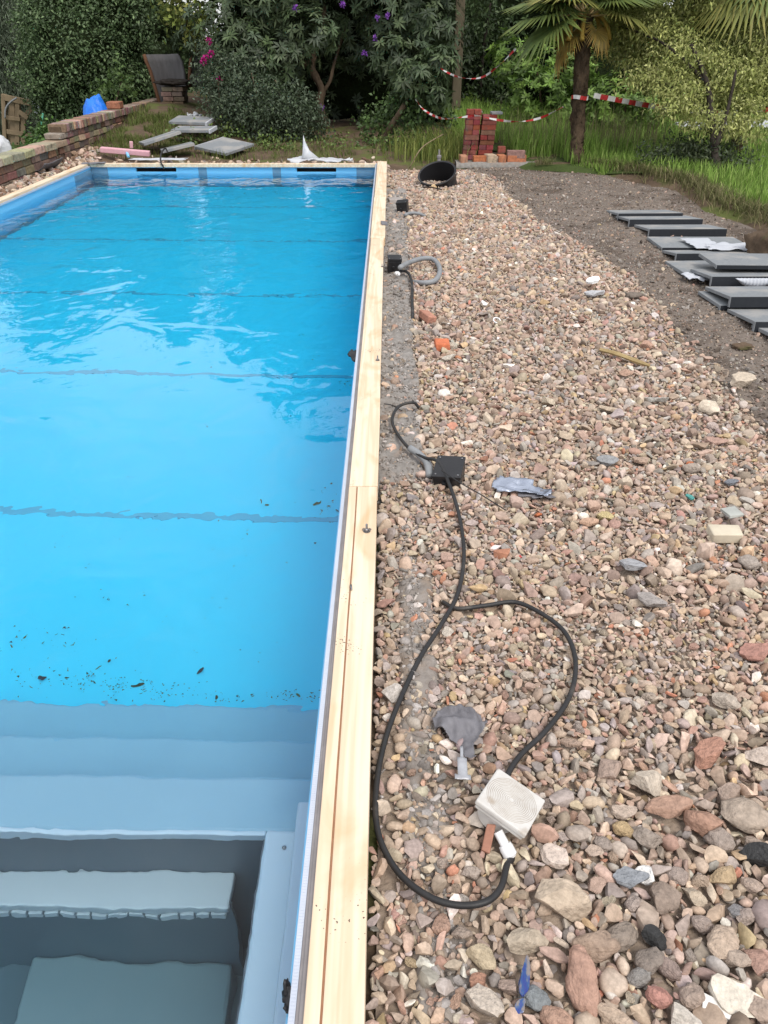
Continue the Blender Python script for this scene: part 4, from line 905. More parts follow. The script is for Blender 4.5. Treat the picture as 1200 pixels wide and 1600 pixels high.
# field gate with a notice
gy = 20.0
gate = thing('field_gate', 'weathered timber gate with diagonal braces beyond the left wall', 'gate', (-8.5, gy, -.56))
def gb_(name, a, b, wd, th=.04, dy=0.0): 
    a, b = aty(*a, gy), aty(*b, gy); a.y += dy; b.y += dy; d = b - a; l = d.length
    m = Matrix.Translation((a + b) / 2) @ Matrix.Rotation(-math.atan2(d.z, d.x), 4, 'Y'); mk(name, xf(box(-l / 2, l / 2, -th / 2, th / 2, -wd / 2, wd / 2), m), M['oldwood'], gate, bevel=.006)
gb_('gate_post', (9, 234), (6, 147), .09, .12); gb_('gate_post', (21, 232), (18, 152), .12, .12, .05); gb_('gate_post', (28, 232), (28, 152), .10, .10)
gb_('gate_rail', (8, 152), (92, 169), .13, .04, -.05); gb_('gate_rail', (12, 205), (60, 213), .10, .04, -.05); gb_('gate_rail', (12, 183), (34, 186), .08, .04, -.09)
gb_('gate_brace', (32, 174), (46, 184), .10, .04, -.09); gb_('gate_brace', (50, 166), (33, 188), .10, .04, .06); gb_('gate_stile', (37, 226), (37, 182), .11, .05, -.02)
gb_('gate_slat', (14, 230), (14, 158), .09, .03, .08)
p = aty(57, 165, gy - .15); mk('notice', boxc((p.x, p.y, p.z), (.16, .02, .32)), M['paper'], gate, bevel=.004)
tag(mk('rope', tube(smooth_path([aty(8, 185, gy - .2), aty(9, 170, gy - .2), aty(16, 160, gy - .2), aty(26, 153, gy - .2)], 6), .02, 7), M['conduit'], smooth=True), 'pale rope slung over the gate posts', 'rope')
tag(mk('garden_cane', tube([aty(62, 216, 16.5), aty(67, 177, 16.5)], .018, 7), M['green'], smooth=True), 'green cane standing among the nettles by the gate', 'cane')
lump('rubble_sack', 'pale grey bulging sack behind the wall at the left edge', aty(2, 232, 14.5), .17, M['poly'], 'sack', 8, (1, 1, 1.1))
# dark plastic litter by the left timber
p = at(72, 261, .08)
tag(solid(mk('plastic_trough', crumple(lambda u, v: abs(u) < .95, 16, 10, (p.x, p.y), .26, .62, -.05, .02, 1.6, 3.3, .05, lambda u, v: .10 * abs(u) ** 2), M['membrane'], smooth=True), .004), 'bent dark grey plastic strip lying by the left timber', 'plastic')

# ------------------------------------------------------------------ behind the end timber
BG = 'grey slabs behind the pool'
def bslab(px, py, sx, sy, rot, label, z=None, side=True):
    p = at(px, py, .1); p.z = h(p.x, p.y) + .06 if z is None else z; t = thing('paving_slab', label, 'slab', (p.x, p.y, p.z - .03), BG)
    m = Matrix.Translation(p) @ Euler(rot).to_matrix().to_4x4()
    mk('slab_plate', xf(box(-sx / 2, sx / 2, -sy / 2, sy / 2, -.02, .02), m), M['slab'], t, bevel=.003)
    if side: mk('foam_edge', xf(box(-sx / 2 - .012, -sx / 2 - .001, -sy / 2, sy / 2, -.035, .022), m) if side == 1 else xf(box(sx / 2 + .001, sx / 2 + .03, -sy / 2, sy / 2, -.03, .023), m), M['paper'], t)
    return t
bslab(252, 234, .60, .62, (R(-4), R(-14), R(24)), 'grey slab propped at a tilt above the pink strip', .27, 0)
bslab(278, 238, .50, .40, (R(-3), R(-10), R(20)), 'grey slab edge lying under the tilted one', .17, 0)
bslab(303, 218, .62, .62, (R(4), R(2), R(-3)), 'upper of the two level grey slabs behind the pool', .40, 2)
bslab(305, 226, .62, .50, (R(2), R(0), R(-2)), 'lower of the two level grey slabs behind the pool', .33, 2)
bslab(352, 234, .62, .70, (R(6), R(6), R(-30)), 'grey slab with white foam edge sloping towards the timber', .15, 1)
p = at(196, 238, .14); tag(mk('foam_strip', boxc((p.x, p.y, .15), (.72, .10, .07), (.05, R(5), R(4))), M['pinkfoam'], bevel=.008), 'pale pink foam strip lying behind the pool corner', 'foam strip')
p = at(204, 229, .2); tag(mk('foam_offcut', boxc((p.x, p.y + .05, .22), (.05, .05, .09), (.1, .1, .3)), M['pinkfoam'], bevel=.006), 'small pink foam offcut standing on the pink strip', 'foam offcut')
p = at(200, 246, .08); tag(mk('blue_offcut', boxc((p.x, p.y, .12), (.035, .16, .03), (.3, .3, .5)), M['liner_wall'], bevel=.004), 'light blue plastic offcut under the pink foam strip', 'plastic offcut')
sheet('white_board', 'flat white paper sheet in front of the tilted slab', (at(262, 244, .05).x, 12.45), .85, .22, .02, .012, .07, M['paper'], 2.0, 6.0)
sheet('polythene_sheet', 'crumpled white polythene on the far timber, one corner standing up', (at(500, 250, .1).x, 12.25), .95, .34, .05, .05, .06, M['poly'], 2.2, 9.0, lambda u, v: abs(v) < .9 - .5 * abs(u) ** 2, 'polythene')
pk = at(490, 240, .1)
tag(solid(mk('polythene_peak', ([(pk.x - .12, 12.24, .1), (pk.x + .16, 12.24, .1), (pk.x + .0, 12.26, .22), (pk.x - .10, 12.26, .2), (pk.x - .09, 12.28, .34), (pk.x - .055, 12.27, .33), (pk.x - .08, 12.29, .42)], [(0, 1, 2, 3), (3, 2, 5, 4), (4, 5, 6)]), M['poly'], smooth=True), .003), 'upright twisted white polythene peak on the far timber', 'polythene')
sheet('corner_felt', 'grey felt scrap draped over the pool far left corner', (-4.22, 12.0), .34, .16, .1, .01, .075, M['membrane'], 2.0, 4.4)
tag(mk('thin_wire', tube(smooth_path([aty(262, 238, 12.5), aty(258, 232, 12.3), aty(252, 240, 12.1), aty(251, 252, 11.96), aty(255, 260, 11.94), aty(256, 264, 11.93)], 6), .012, 7), M['rubber'], smooth=True), 'black wire hanging over the far timber into the left skimmer slot', 'wire')
sheet('white_plastic_sheet', 'white plastic sheet spread on the lawn at the far right', (6.9, 16.6), 2.6, .9, .0, .10, h(6.5, 16.6) + .03, M['poly'], 3.0, 2.2, None, 'plastic sheet')
sheet('white_litter', 'white crumpled litter under the low shrub behind the pool', (at(318, 193, .2).x, 16.0), .3, .25, .2, .07, .34, M['poly'], 1.6, 7.2, None, 'litter')

# ------------------------------------------------------------------ vegetation
def unit(a): return a / np.maximum(1e-9, np.linalg.norm(a, axis=-1, keepdims=True))
def leaf_arrays(pos, d, nrm, L_, W_, cols, bend=.0):
    """every leaf a folded lance of two triangles"""
    d = unit(d); s = unit(np.cross(d, nrm)); n = np.cross(s, d); L_ = L_[:, None]; W_ = W_[:, None]; k = len(pos)
    v = np.empty((k, 4, 3)); mid = pos + d * L_ * .48 + n * W_ * .18
    v[:, 0] = pos; v[:, 1] = mid + s * W_ * .5; v[:, 2] = pos + d * L_ - np.array([0, 0, 1.]) * L_ * bend; v[:, 3] = mid - s * W_ * .5
    b = np.arange(k)[:, None] * 4; f = np.concatenate([b + [0, 1, 2], b + [0, 2, 3]], 1).reshape(-1, 3)
    return v.reshape(-1, 3), f, np.repeat(cols, 4, 0)
def blob_points(blobs, n, shell=.5, lump_=.3, seed=0, zmin=None):
    B = np.array(blobs, float); a = (B[:, 3] * B[:, 4] + B[:, 3] * B[:, 5] + B[:, 4] * B[:, 5]); pick = RNG.choice(len(B), n, p=a / a.sum()); q = B[pick]
    d = unit(RNG.normal(size=(n, 3))); u = 1 - shell * RNG.random(n) ** 1.6
    nn = np.array([mnoise.noise(Vector(tuple(x * 2.1 + seed + i * 3))) for x, i in zip(d, pick)])
    p = q[:, :3] + d * q[:, 3:] * (u * (1 + lump_ * nn))[:, None]; out = unit(d / q[:, 3:])
    if zmin is not None: k = p[:, 2] > zmin; p, out = p[k], out[k]
    return p, out
def tint(n, pal, var=.25):
    P_ = np.array(pal, float); c = P_[RNG.integers(0, len(P_), n)]; return np.clip(c * (1 + RNG.normal(0, var, (n, 1))), .008, .7)
def crown(parent, blobs, n, per, L_, W_, pal, style='spray', rc=.18, droop=.25, shell=.5, lump_=.3, seed=0, m='leaf', name='crown', zmin=None, up=.5):
    p, out = blob_points(blobs, n, shell, lump_, seed, zmin); n = len(p)
    cb = tint(n, pal, .22); P_ = np.repeat(p, per, 0); O_ = np.repeat(out, per, 0); C_ = np.repeat(cb, per, 0) * (1 + RNG.normal(0, .14, (n * per, 1))); k = n * per
    if style == 'whorl':
        th = np.tile(np.arange(per) * 2 * math.pi / per, n) + np.repeat(RNG.random(n) * 6, per); ax = unit(O_ + np.array([0, 0, .5]))
        a = unit(np.cross(ax, RNG.normal(size=(n, 3)).repeat(per, 0))); b = np.cross(ax, a)
        d = a * np.cos(th)[:, None] + b * np.sin(th)[:, None] + ax * RNG.uniform(-.1, .5, (k, 1)) - np.array([0, 0, 1]) * droop; nr = ax; P_ = P_ + RNG.normal(0, .012, (k, 3))
    else:
        P_ = P_ + RNG.normal(0, rc, (k, 3)) * np.array([1, 1, .75]); d = RNG.normal(size=(k, 3)) + O_ * .5 - np.array([0, 0, 1]) * droop
        nr = unit(RNG.normal(size=(k, 3)) * .8 + O_ * .6 + np.array([0, 0, up]))
        bad = np.abs((unit(d) * nr).sum(1)) > .95; nr[bad] += np.array([.5, .3, .2])
    v, f, c = leaf_arrays(P_, d, nr, L_ * RNG.uniform(.65, 1.3, k), W_ * RNG.uniform(.7, 1.25, k), np.clip(C_, .006, .8), droop * .2)
    o = np_mesh(name, v, f, c, M[m], parent); o['kind'] = 'stuff'; return o
def trunk(parent, path, r0, r1, m='bark', n=9, name='trunk', k=6):
    pts_ = smooth_path(path, k); q = len(pts_); return mk(name, tube(pts_, [r0 + (r1 - r0) * i / (q - 1) for i in range(q)], n, .35), M[m], parent, smooth=True)
def core(parent, blobs, k=.72, name='shade_core'):  # solid lumps added inside a crown to darken its interior and block the sky
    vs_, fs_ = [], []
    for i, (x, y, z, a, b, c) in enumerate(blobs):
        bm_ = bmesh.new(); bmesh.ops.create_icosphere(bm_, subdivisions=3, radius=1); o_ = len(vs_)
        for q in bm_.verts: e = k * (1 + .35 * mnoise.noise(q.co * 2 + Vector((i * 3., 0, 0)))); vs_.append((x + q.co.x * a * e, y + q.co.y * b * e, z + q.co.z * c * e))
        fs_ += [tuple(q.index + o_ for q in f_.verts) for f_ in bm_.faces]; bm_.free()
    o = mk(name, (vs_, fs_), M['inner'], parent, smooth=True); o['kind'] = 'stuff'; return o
M['inner'] = mat('shade_core', (.022, .032, .012), (.012, .017, .008), .95, 9, 9, .08, 14, .05)  # near-black green: the shade between the leaves is put into this colour
RH = [(.058, .088, .040), (.074, .108, .046), (.048, .070, .034), (.105, .14, .068), (.066, .094, .054)]
DK = [(.036, .06, .022), (.046, .075, .028), (.028, .046, .018), (.062, .095, .034)]
MG = [(.055, .095, .028), (.07, .12, .035), (.045, .075, .025), (.09, .14, .045)]
# tall trees closing the view; a gap is left above the pier where the sky shines through
TREES = [(-14.5, 23, 7.5, 2.6, DK, 'dark tree beyond the silvery willow'), (-10.6, 24.5, 7.2, 2.4, MG, 'broad tree far behind the clipped round shrub'), (-7.2, 24, 6.6, 2.0, DK, 'dark tree behind the blue tarpaulin and round shrub'),
         (-2.3, 22.5, 8.2, 2.0, DK, 'tall dark tree behind the middle of the rhododendron'), (1.2, 21.5, 9.0, 2.1, DK, 'tall dark tree behind the wooden post'), (4.4, 21, 8.6, 2.2, DK, 'dark evergreen tree behind the palm trunk'),
         (8.0, 21.5, 8.0, 2.3, MG, 'leafy tree behind the feathery maple'), (12.0, 21, 7.5, 2.4, DK, 'dark tree at the far right beyond the white sheet')]
for i, (x, y, hh, r_, pal, lab) in enumerate(TREES):
    t = thing('background_tree', lab, 'tree', (x, y, h(x, y)), 'tall trees closing the view')
    trunk(t, [(x, y, h(x, y) - .1), (x + .1, y, hh * .3), (x - .1, y + .1, hh * .8)], .22, .05, 'barkdark')
    bl = [(x + random.uniform(-.3, .3) * r_, y + random.uniform(-.5, .5), hh * q, r_ * s, r_ * s * .8, hh * .17) for q, s in ((.12, 1.0), (.25, 1.05), (.4, 1.0), (.56, .95), (.72, .8), (.86, .55))]
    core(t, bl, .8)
    crown(t, bl, 1150, 11, .17, .075, pal, rc=.24, seed=i, m='leaf_matt', shell=.55, zmin=.0)
# silver willow and clipped round shrub at the left
t = thing('willow_tree', 'silvery grey green willow at the top left corner', 'tree', (-10.2, 21.6, -.55))
trunk(t, [(-10.2, 21.6, -.6), (-10.1, 21.5, 1.5), (-10.3, 21.6, 4)], .16, .05)
crown(t, [(-9.6, 21.4, .9, 1.0, .9, 1.3), (-10.0, 21.4, 2.6, 1.3, 1.0, 1.4), (-9.0, 21.3, 2.3, .8, .8, 1.2), (-9.0, 21.5, .6, .5, .6, .9)], 1900, 10, .16, .022, [(.17, .21, .15), (.13, .17, .11), (.22, .26, .19)], rc=.16, droop=1.1, seed=3, m='leaf_matt')
t = thing('round_shrub', 'large dense dark green clipped shrub behind the left wall', 'shrub', (-7.0, 19.4, -.5))
trunk(t, [(-7.0, 19.4, -.55), (-7.0, 19.3, .6), (-6.9, 19.3, 1.6)], .12, .05)
rs = [(-7.0, 19.3, .75, 1.0, 1.0, 1.1), (-6.6, 19.1, 1.3, 1.1, 1.1, 1.15), (-6.9, 19.4, 1.9, .95, 1.0, 1.0), (-6.0, 19.4, .6, .9, .9, .9), (-5.8, 19.6, 1.9, .75, .9, .9), (-6.4, 19.5, 2.6, .8, .9, .7)]
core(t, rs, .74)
crown(t, rs, 4200, 10, .075, .042, [(.085, .135, .055), (.105, .165, .07), (.068, .11, .045), (.14, .20, .09)], rc=.10, seed=5, shell=.25, lump_=.22, up=.9)
t = thing('bramble_bush', 'lighter leafy bramble growing up beside the blue tarpaulin', 'bush', (-5.6, 17.4, -.5))
trunk(t, [(-5.6, 17.4, -.5), (-5.5, 17.3, .3), (-5.2, 17.3, 1.0)], .03, .01)
crown(t, [(-5.4, 17.3, .55, .35, .3, .5), (-5.25, 17.2, .95, .22, .2, .3)], 70, 7, .10, .06, [(.10, .16, .045), (.08, .13, .04)], rc=.10, seed=6)
t = thing('nettle_patch', 'bright green nettles between the gate and the wall', 'nettles', (-5.9, 15.6, -.55))
trunk(t, [(-5.9, 15.6, -.55), (-5.9, 15.6, .2)], .02, .01)
crown(t, [(-6.1, 15.6, -.1, .5, .4, .42), (-5.6, 15.6, .0, .35, .35, .35), (-6.5, 15.8, -.2, .4, .3, .35)], 380, 9, .09, .05, [(.07, .14, .03), (.09, .17, .04), (.05, .10, .025)], rc=.08, seed=7, up=.8)
# young yellow green tree above the pier
t = thing('young_tree', 'thin young tree with yellow green leaves above the curved panels', 'tree', (-3.55, 17.0, .3))
trunk(t, [(-3.4, 17.0, .2), (-3.5, 16.9, 1.1), (-3.7, 16.8, 1.7), (-3.9, 16.8, 2.6)], .05, .02)
crown(t, [(-3.85, 16.8, 2.05, .35, .3, .35), (-3.5, 16.7, 1.85, .3, .3, .3), (-3.9, 16.8, 2.6, .5, .4, .4)], 190, 8, .10, .06, [(.20, .24, .06), (.15, .19, .05), (.26, .27, .08)], rc=.10, seed=8, m='leaf_matt')
# the big rhododendron
t = thing('rhododendron', 'huge dark rhododendron with purple flowers and twisted bare trunks', 'rhododendron', (-1.4, 16.9, .05))
trunk(t, [at(512, 203, .05) + Vector((0, -.2, 0)), aty(500, 165, 16.6), aty(503, 140, 16.6), aty(490, 115, 16.6), aty(488, 95, 16.7), aty(500, 60, 16.9), aty(510, 0, 17)], .085, .05)
trunk(t, [aty(500, 150, 16.7), aty(515, 128, 16.7), aty(522, 100, 16.8), aty(540, 40, 17)], .04, .02, name='limb')
trunk(t, [aty(488, 95, 16.7), aty(476, 100, 16.5), aty(468, 92, 16.4), aty(462, 88, 16.3)], .06, .04, name='limb')
trunk(t, [aty(468, 165, 16.8), aty(466, 140, 16.7), aty(462, 120, 16.8)], .04, .03, name='limb')
rbl = [(-2.9, 16.6, 1.7, .95, .9, .8), (-2.2, 16.6, 2.5, 1.2, 1.0, .9), (-.9, 16.7, 2.6, 1.3, 1.0, .95), (.2, 16.6, 2.3, 1.1, .9, .95), (.75, 16.4, 1.75, .65, .6, .65), (-.6, 17.3, 1.7, 1.3, .8, .7), (-1.9, 16.9, 1.6, .7, .7, .7),
       (-1.9, 16.0, 1.35, .6, .5, .5), (-1.35, 15.9, 1.75, .55, .5, .4), (.15, 16.0, 1.35, .6, .5, .45), (-2.5, 16.0, 1.4, .6, .5, .5), (-2.6, 17, 3.8, 1.4, 1.1, 1.2), (-1.0, 17, 4.2, 1.6, 1.1, 1.3), (.5, 17, 3.8, 1.3, 1.1, 1.2), (-.3, 18.2, 1.0, 2.2, .4, 1.0)]
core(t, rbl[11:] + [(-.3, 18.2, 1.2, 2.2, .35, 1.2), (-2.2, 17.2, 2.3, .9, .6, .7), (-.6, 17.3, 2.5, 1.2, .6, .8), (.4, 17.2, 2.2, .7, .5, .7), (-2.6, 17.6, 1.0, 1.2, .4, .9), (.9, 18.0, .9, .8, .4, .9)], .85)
crown(t, rbl, 3300, 9, .15, .045, RH, 'whorl', droop=.25, seed=11, shell=.45)
fl = [(462, 13), (535, 8), (607, 25), (590, 28), (587, 60), (570, 84), (503, 168)]
for px, py in fl:
    c = aty(px, py, 15.7); k = 18; d = unit(RNG.normal(size=(k, 3)) + np.array([0, -.7, .3])); pos = np.array([c] * k) + d * .01
    v, f, cc = leaf_arrays(pos, d, unit(RNG.normal(size=(k, 3))), np.full(k, .06), np.full(k, .035), tint(k, [(.30, .10, .50), (.36, .16, .56), (.24, .07, .42)], .15))
    o = np_mesh('flower_truss', v, f, cc, M['leaf_matt'], t); o['kind'] = 'stuff'
# low azalea with small grey green leaves, magenta flowers
t = thing('azalea_shrub', 'low bushy grey green azalea with magenta flowers behind the far edge', 'shrub', (-2.5, 15.3, .1))
for a in ((-2.9, .5), (-2.3, .6), (-1.9, .5)): trunk(t, [(-2.4, 15.4, .0), (a[0], 15.3, a[1]), (a[0] - .05, 15.2, a[1] + .5)], .03, .012, name='stem')
crown(t, [(-2.75, 15.3, .7, .5, .5, .5), (-2.3, 15.1, .55, .7, .55, .5), (-1.8, 15.1, .5, .6, .5, .45), (-2.7, 15.5, .95, .45, .4, .4), (-3.15, 15.6, 1.15, .26, .25, .4), (-1.6, 15.2, .35, .5, .4, .35)], 1700, 9, .065, .030, [(.075, .105, .062), (.055, .08, .045), (.10, .13, .08), (.06, .09, .04)], rc=.09, seed=13, shell=.35, up=.8)
for px, py in ((322, 90), (330, 84), (318, 96), (343, 125), (326, 64)):
    c = aty(px, py, 15.25); k = 30; d = unit(RNG.normal(size=(k, 3))); v, f, cc = leaf_arrays(np.array([c] * k) + d * .02, d, unit(RNG.normal(size=(k, 3))), np.full(k, .05), np.full(k, .034), tint(k, [(.36, .015, .14), (.50, .03, .24)], .2))
    o = np_mesh('flower_truss', v, f, cc, M['leaf_matt'], t); o['kind'] = 'stuff'
# small rhododendron with a leaning trunk
t = thing('rhododendron', 'small rhododendron on a leaning bare trunk left of the post', 'rhododendron', tuple(at(597, 229)))
b0 = at(597, 229, .02)
trunk(t, [b0, aty(603, 212, 14.6), aty(613, 195, 14.5), aty(628, 170, 14.4), aty(640, 150, 14.4)], .06, .035)
trunk(t, [aty(628, 170, 14.4), aty(650, 140, 14.4), aty(665, 110, 14.4), aty(682, 98, 14.3)], .03, .015, name='limb')
crown(t, [(.55, 14.4, 1.1, .38, .35, .3), (.85, 14.3, 1.28, .3, .3, .25), (.3, 14.4, 1.0, .28, .3, .25), (.75, 14.4, .85, .28, .3, .22)], 150, 9, .15, .045, [(.07, .105, .045), (.055, .085, .036), (.10, .14, .06)], 'whorl', droop=.55, seed=15)
crown(t, [(.35, 14.6, .55, .45, .4, .4), (-.1, 14.9, .35, .4, .3, .3), (.7, 14.8, .45, .4, .3, .4)], 240, 7, .07, .055, [(.075, .13, .035), (.06, .10, .03), (.09, .15, .05)], rc=.10, seed=16, name='low_leaves')
# wooden post and the laurels
M['postwood'] = mat('post_wood', (.15, .125, .085), (.09, .075, .05), .9, 10, 8, .004, 40, .15, stretch=(1, 1, .2))
pb = aty(712, 170, 17.0)
tag(mk('wooden_post', box(pb.x - .085, pb.x + .085, 16.92, 17.08, .0, 2.3), M['postwood'], bevel=.01), 'square weathered wooden post standing in the dark shrubs', 'post')
t = thing('laurel_shrub', 'glossy bright green laurel behind the palm trunk', 'shrub', (3.6, 16.4, .05))
for a in (2.8, 3.6, 4.4): trunk(t, [(a, 16.4, .0), (a + .05, 16.3, .6), (a - .1, 16.3, 1.2)], .03, .012, name='stem')
crown(t, [(2.7, 16.2, .75, .65, .5, .55), (3.5, 16.1, .65, .8, .5, .6), (4.3, 16.1, .6, .8, .5, .55), (3.2, 16.4, 1.15, .7, .5, .45), (4.9, 16.3, .6, .6, .5, .55), (2.3, 16.8, 1.3, .5, .5, .45)], 560, 9, .12, .045, [(.13, .22, .04), (.17, .27, .05), (.09, .16, .03), (.11, .18, .04)], 'whorl', droop=.0, seed=17)
t = thing('dark_shrub', 'dark leafy shrub filling the gap right of the post', 'shrub', (1.9, 18.2, .05))
trunk(t, [(1.9, 18.2, .0), (1.9, 18.1, 1.2), (2.0, 18.1, 2.2)], .06, .02, 'barkdark')
crown(t, [(1.7, 18.0, 1.9, .8, .5, .6), (2.3, 18.0, 1.1, .8, .5, .7), (1.6, 18.2, .7, .7, .4, .6)], 420, 8, .10, .045, DK, rc=.15, seed=18)
# palms
def palm(base, top, lean_pts, r0, fr, label, seed, dead=5):
    t = thing('fan_palm', label, 'palm', base); rd = random.Random(seed)
    pts_ = smooth_path([base] + lean_pts + [top], 10); n = len(pts_)
    mk('trunk', tube(pts_, [r0 * (1.0 + .25 * (i / n) + (.10 if i % 3 == 0 else 0)) for i in range(n)], 14, .5), M['palmbark'], t, smooth=True)
    # old leaf bases and fibre
    fv = []
    for _ in range(150):
        k = rd.randrange(2, n); c = pts_[k]; a = rd.uniform(0, 6.28); rr = r0 * (1.05 + .25 * k / n); d = Vector((math.cos(a), math.sin(a), 0)); s = Vector((-math.sin(a), math.cos(a), 0)); l = rd.uniform(.04, .10)
        b = c + d * rr * .9; fv.append(([b - s * .018, b + s * .018, b + d * .035 + Vector((0, 0, l)), b + d * .02 + Vector((0, 0, l * .8))], [(0, 1, 2, 3)]))
    o = mk('trunk_fibre', join(*fv), M['palmbark'], t); o['kind'] = 'stuff'
    for az, el, pet, rad, droop, ci in fr:
        d = Vector((math.cos(R(az)) * math.cos(R(el)), math.sin(R(az)) * math.cos(R(el)), math.sin(R(el))))
        hub = top + d * pet + Vector((0, 0, -droop * .25 * pet)); d2 = (d + Vector((0, 0, -droop))).normalized(); s = d2.cross(Vector((0, 0, 1))).normalized(); up_ = s.cross(d2)
        cl = [[(.15, .20, .055), (.12, .17, .05), (.10, .145, .045)], [(.40, .28, .07), (.34, .23, .06), (.26, .2, .06)], [(.22, .24, .07), (.18, .2, .055), (.25, .25, .08)]][ci]
        V, Fc, Cc = [], [], []; nb = 38
        for k in range(nb):
            th = R(-128 + 256 * k / (nb - 1)); dr = d2 * math.cos(th) + s * math.sin(th); L_ = rad * (1 - .22 * abs(th) / R(128)) * rd.uniform(.92, 1.05); q = (-d2 * math.sin(th) + s * math.cos(th)) * L_ * .034
            mid = hub + dr * L_ * .58 + up_ * .03 - Vector((0, 0, .02 * L_)); tip = hub + dr * L_ - Vector((0, 0, L_ * (.10 + .25 * max(0, droop) * rd.random())))
            b = len(V); V += [hub, mid - q, mid + up_ * .018, mid + q, tip]; Fc += [(b, b + 1, b + 2), (b, b + 2, b + 3), (b + 1, b + 4, b + 2), (b + 2, b + 4, b + 3)]
            c = cl[rd.randrange(3)]; e = rd.uniform(.85, 1.2); Cc += [tuple(z_ * e for z_ in c)] * 4 + [(c[0] * e * 1.25, c[1] * e * 1.1, c[2] * e)]
        fo = np_mesh('frond', np.array([tuple(z_) for z_ in V]), np.array(Fc), np.array(Cc), M['leaf'], t)
        mk('petiole', tube([top + d * .02, top + d * pet * .5 + Vector((0, 0, -.06 * pet * droop)), hub], [.016, .012, .009], 6), M['stick'], fo, smooth=True)
    for k in range(dead):               # yellow flower sprays hanging below the crown
        az = rd.uniform(150, 400); d = Vector((math.cos(R(az)), math.sin(R(az)), .1)); pa = smooth_path([top - Vector((0, 0, .05)), top + d * .16 + Vector((0, 0, .02)), top + d * .30 + Vector((0, 0, -.10)), top + d * .36 + Vector((0, 0, -.30))], 5)
        o = mk('flower_spray', tube(pa, [.012 + .028 * (i / len(pa)) for i in range(len(pa))], 7, .8), M['spray'], t, smooth=True)
M['spray'] = mat('palm_flower', (.42, .30, .07), (.28, .18, .04), .9, 30, 6, .02, 60, .1)
b0 = at(900, 258, .05); tp = aty(914, 28, 12.5)
fr1 = [(196, 0, .42, .74, .75, 0), (182, 10, .45, .78, .4, 0), (170, 20, .45, .75, .3, 0), (215, 30, .40, .7, .4, 2), (265, 45, .40, .65, .3, 0), (320, 25, .40, .6, .35, 0), (345, 12, .40, .6, .5, 2), (0, 25, .45, .75, .3, 0), (40, 30, .45, .75, .2, 0),
       (80, 30, .45, .75, .2, 0), (120, 30, .45, .75, .2, 0), (150, 45, .45, .75, .2, 0), (220, 45, .45, .75, .2, 0), (280, 50, .45, .75, .2, 0), (340, 50, .45, .75, .2, 0), (60, 65, .4, .7, .1, 0), (190, 70, .4, .7, .1, 0), (310, 72, .4, .7, .1, 0),
       (215, -30, .22, .34, 1.0, 1), (315, -25, .22, .34, 1.0, 1), (190, -45, .3, .36, 1.3, 1)]
palm(b0, tp, [aty(903, 200, 12.45), aty(908, 120, 12.45)], .085, fr1, 'fan palm with shaggy trunk and yellow flower sprays', 3)
b1 = Vector((5.35, 13.0, .08)); t1 = Vector((5.15, 12.75, 2.35))
fr2 = [(205, -5, .45, .85, .55, 2), (230, -8, .55, .85, .7, 2), (185, 12, .5, .8, .4, 0), (255, 0, .45, .8, .6, 0), (290, 0, .45, .8, .5, 2), (330, 5, .45, .8, .5, 0), (20, 20, .45, .8, .3, 0), (70, 25, .45, .8, .3, 0), (120, 25, .45, .8, .3, 0), (155, 30, .45, .8, .3, 0), (200, 40, .45, .8, .2, 0), (260, 45, .45, .8, .2, 0), (320, 45, .45, .8, .2, 0), (90, 65, .4, .7, .1, 0), (240, 70, .4, .7, .1, 0), (270, -25, .4, .7, .9, 2)]
palm(b1, t1, [Vector((5.3, 12.95, .8)), Vector((5.2, 12.85, 1.6))], .09, fr2, 'second fan palm overhanging the maple at the top right', 5, 2)
# feathery yellow green maple
mb = at(1122, 285, .05)
t = thing('maple_tree', 'feathery yellow green maple leaning over the lawn at the right', 'tree', tuple(mb))
trunk(t, [mb, aty(1118, 240, 11.0), aty(1112, 190, 11.3), aty(1105, 130, 11.6), aty(1080, 70, 12)], .06, .025, 'barkdark')
trunk(t, [aty(1118, 230, 11.0), aty(1135, 180, 11.3), aty(1150, 110, 11.5)], .035, .015, 'barkdark', name='limb')
trunk(t, [aty(1112, 190, 11.3), aty(1070, 150, 11.6), aty(1030, 125, 11.9)], .025, .01, 'barkdark', name='limb')
trunk(t, [aty(1105, 130, 11.6), aty(1040, 70, 12.2), aty(970, 40, 12.8)], .025, .01, 'barkdark', name='limb')
mbl = []
for (px, py, Y, rx, rz) in ((985, 20, 13.2, .60, .16), (1000, 60, 13.0, .55, .14), (1010, 95, 12.8, .5, .13), (1045, 115, 12.0, .5, .12), (1070, 140, 11.7, .5, .12), (1060, 165, 11.5, .38, .1), (1110, 100, 12.0, .55, .16), (1130, 150, 11.8, .5, .15), (1150, 120, 11.9, .5, .16), (1170, 170, 11.6, .45, .13),
                            (1030, 20, 13, .6, .2), (1090, 30, 12.8, .6, .2), (1190, 130, 12.0, .5, .2), (1060, 60, 12.6, .55, .14), (1100, 190, 11.3, .4, .10), (1150, 200, 11.3, .4, .10), (1050, -60, 12.8, .8, .35), (1130, -40, 12.6, .8, .35), (1200, 90, 12.2, .5, .2), (965, 45, 13.0, .4, .14), (975, 85, 12.9, .4, .12), (1020, 45, 12.7, .5, .16), (1080, 85, 12.2, .5, .14), (1160, 60, 12.3, .5, .2), (1015, 125, 12.1, .4, .1)):
    c = aty(px, py, Y); mbl.append((c.x, c.y, c.z, rx, rx * .8, rz))
crown(t, mbl, 3600, 11, .062, .024, [(.40, .42, .15), (.33, .36, .12), (.46, .47, .20), (.25, .29, .09)], rc=.075, droop=.7, seed=21, m='leaf_matt', shell=.9, up=.9)
t = thing('dark_bush', 'dark low bush in the long grass beneath the maple', 'bush', tuple(at(1060, 275, .05)))
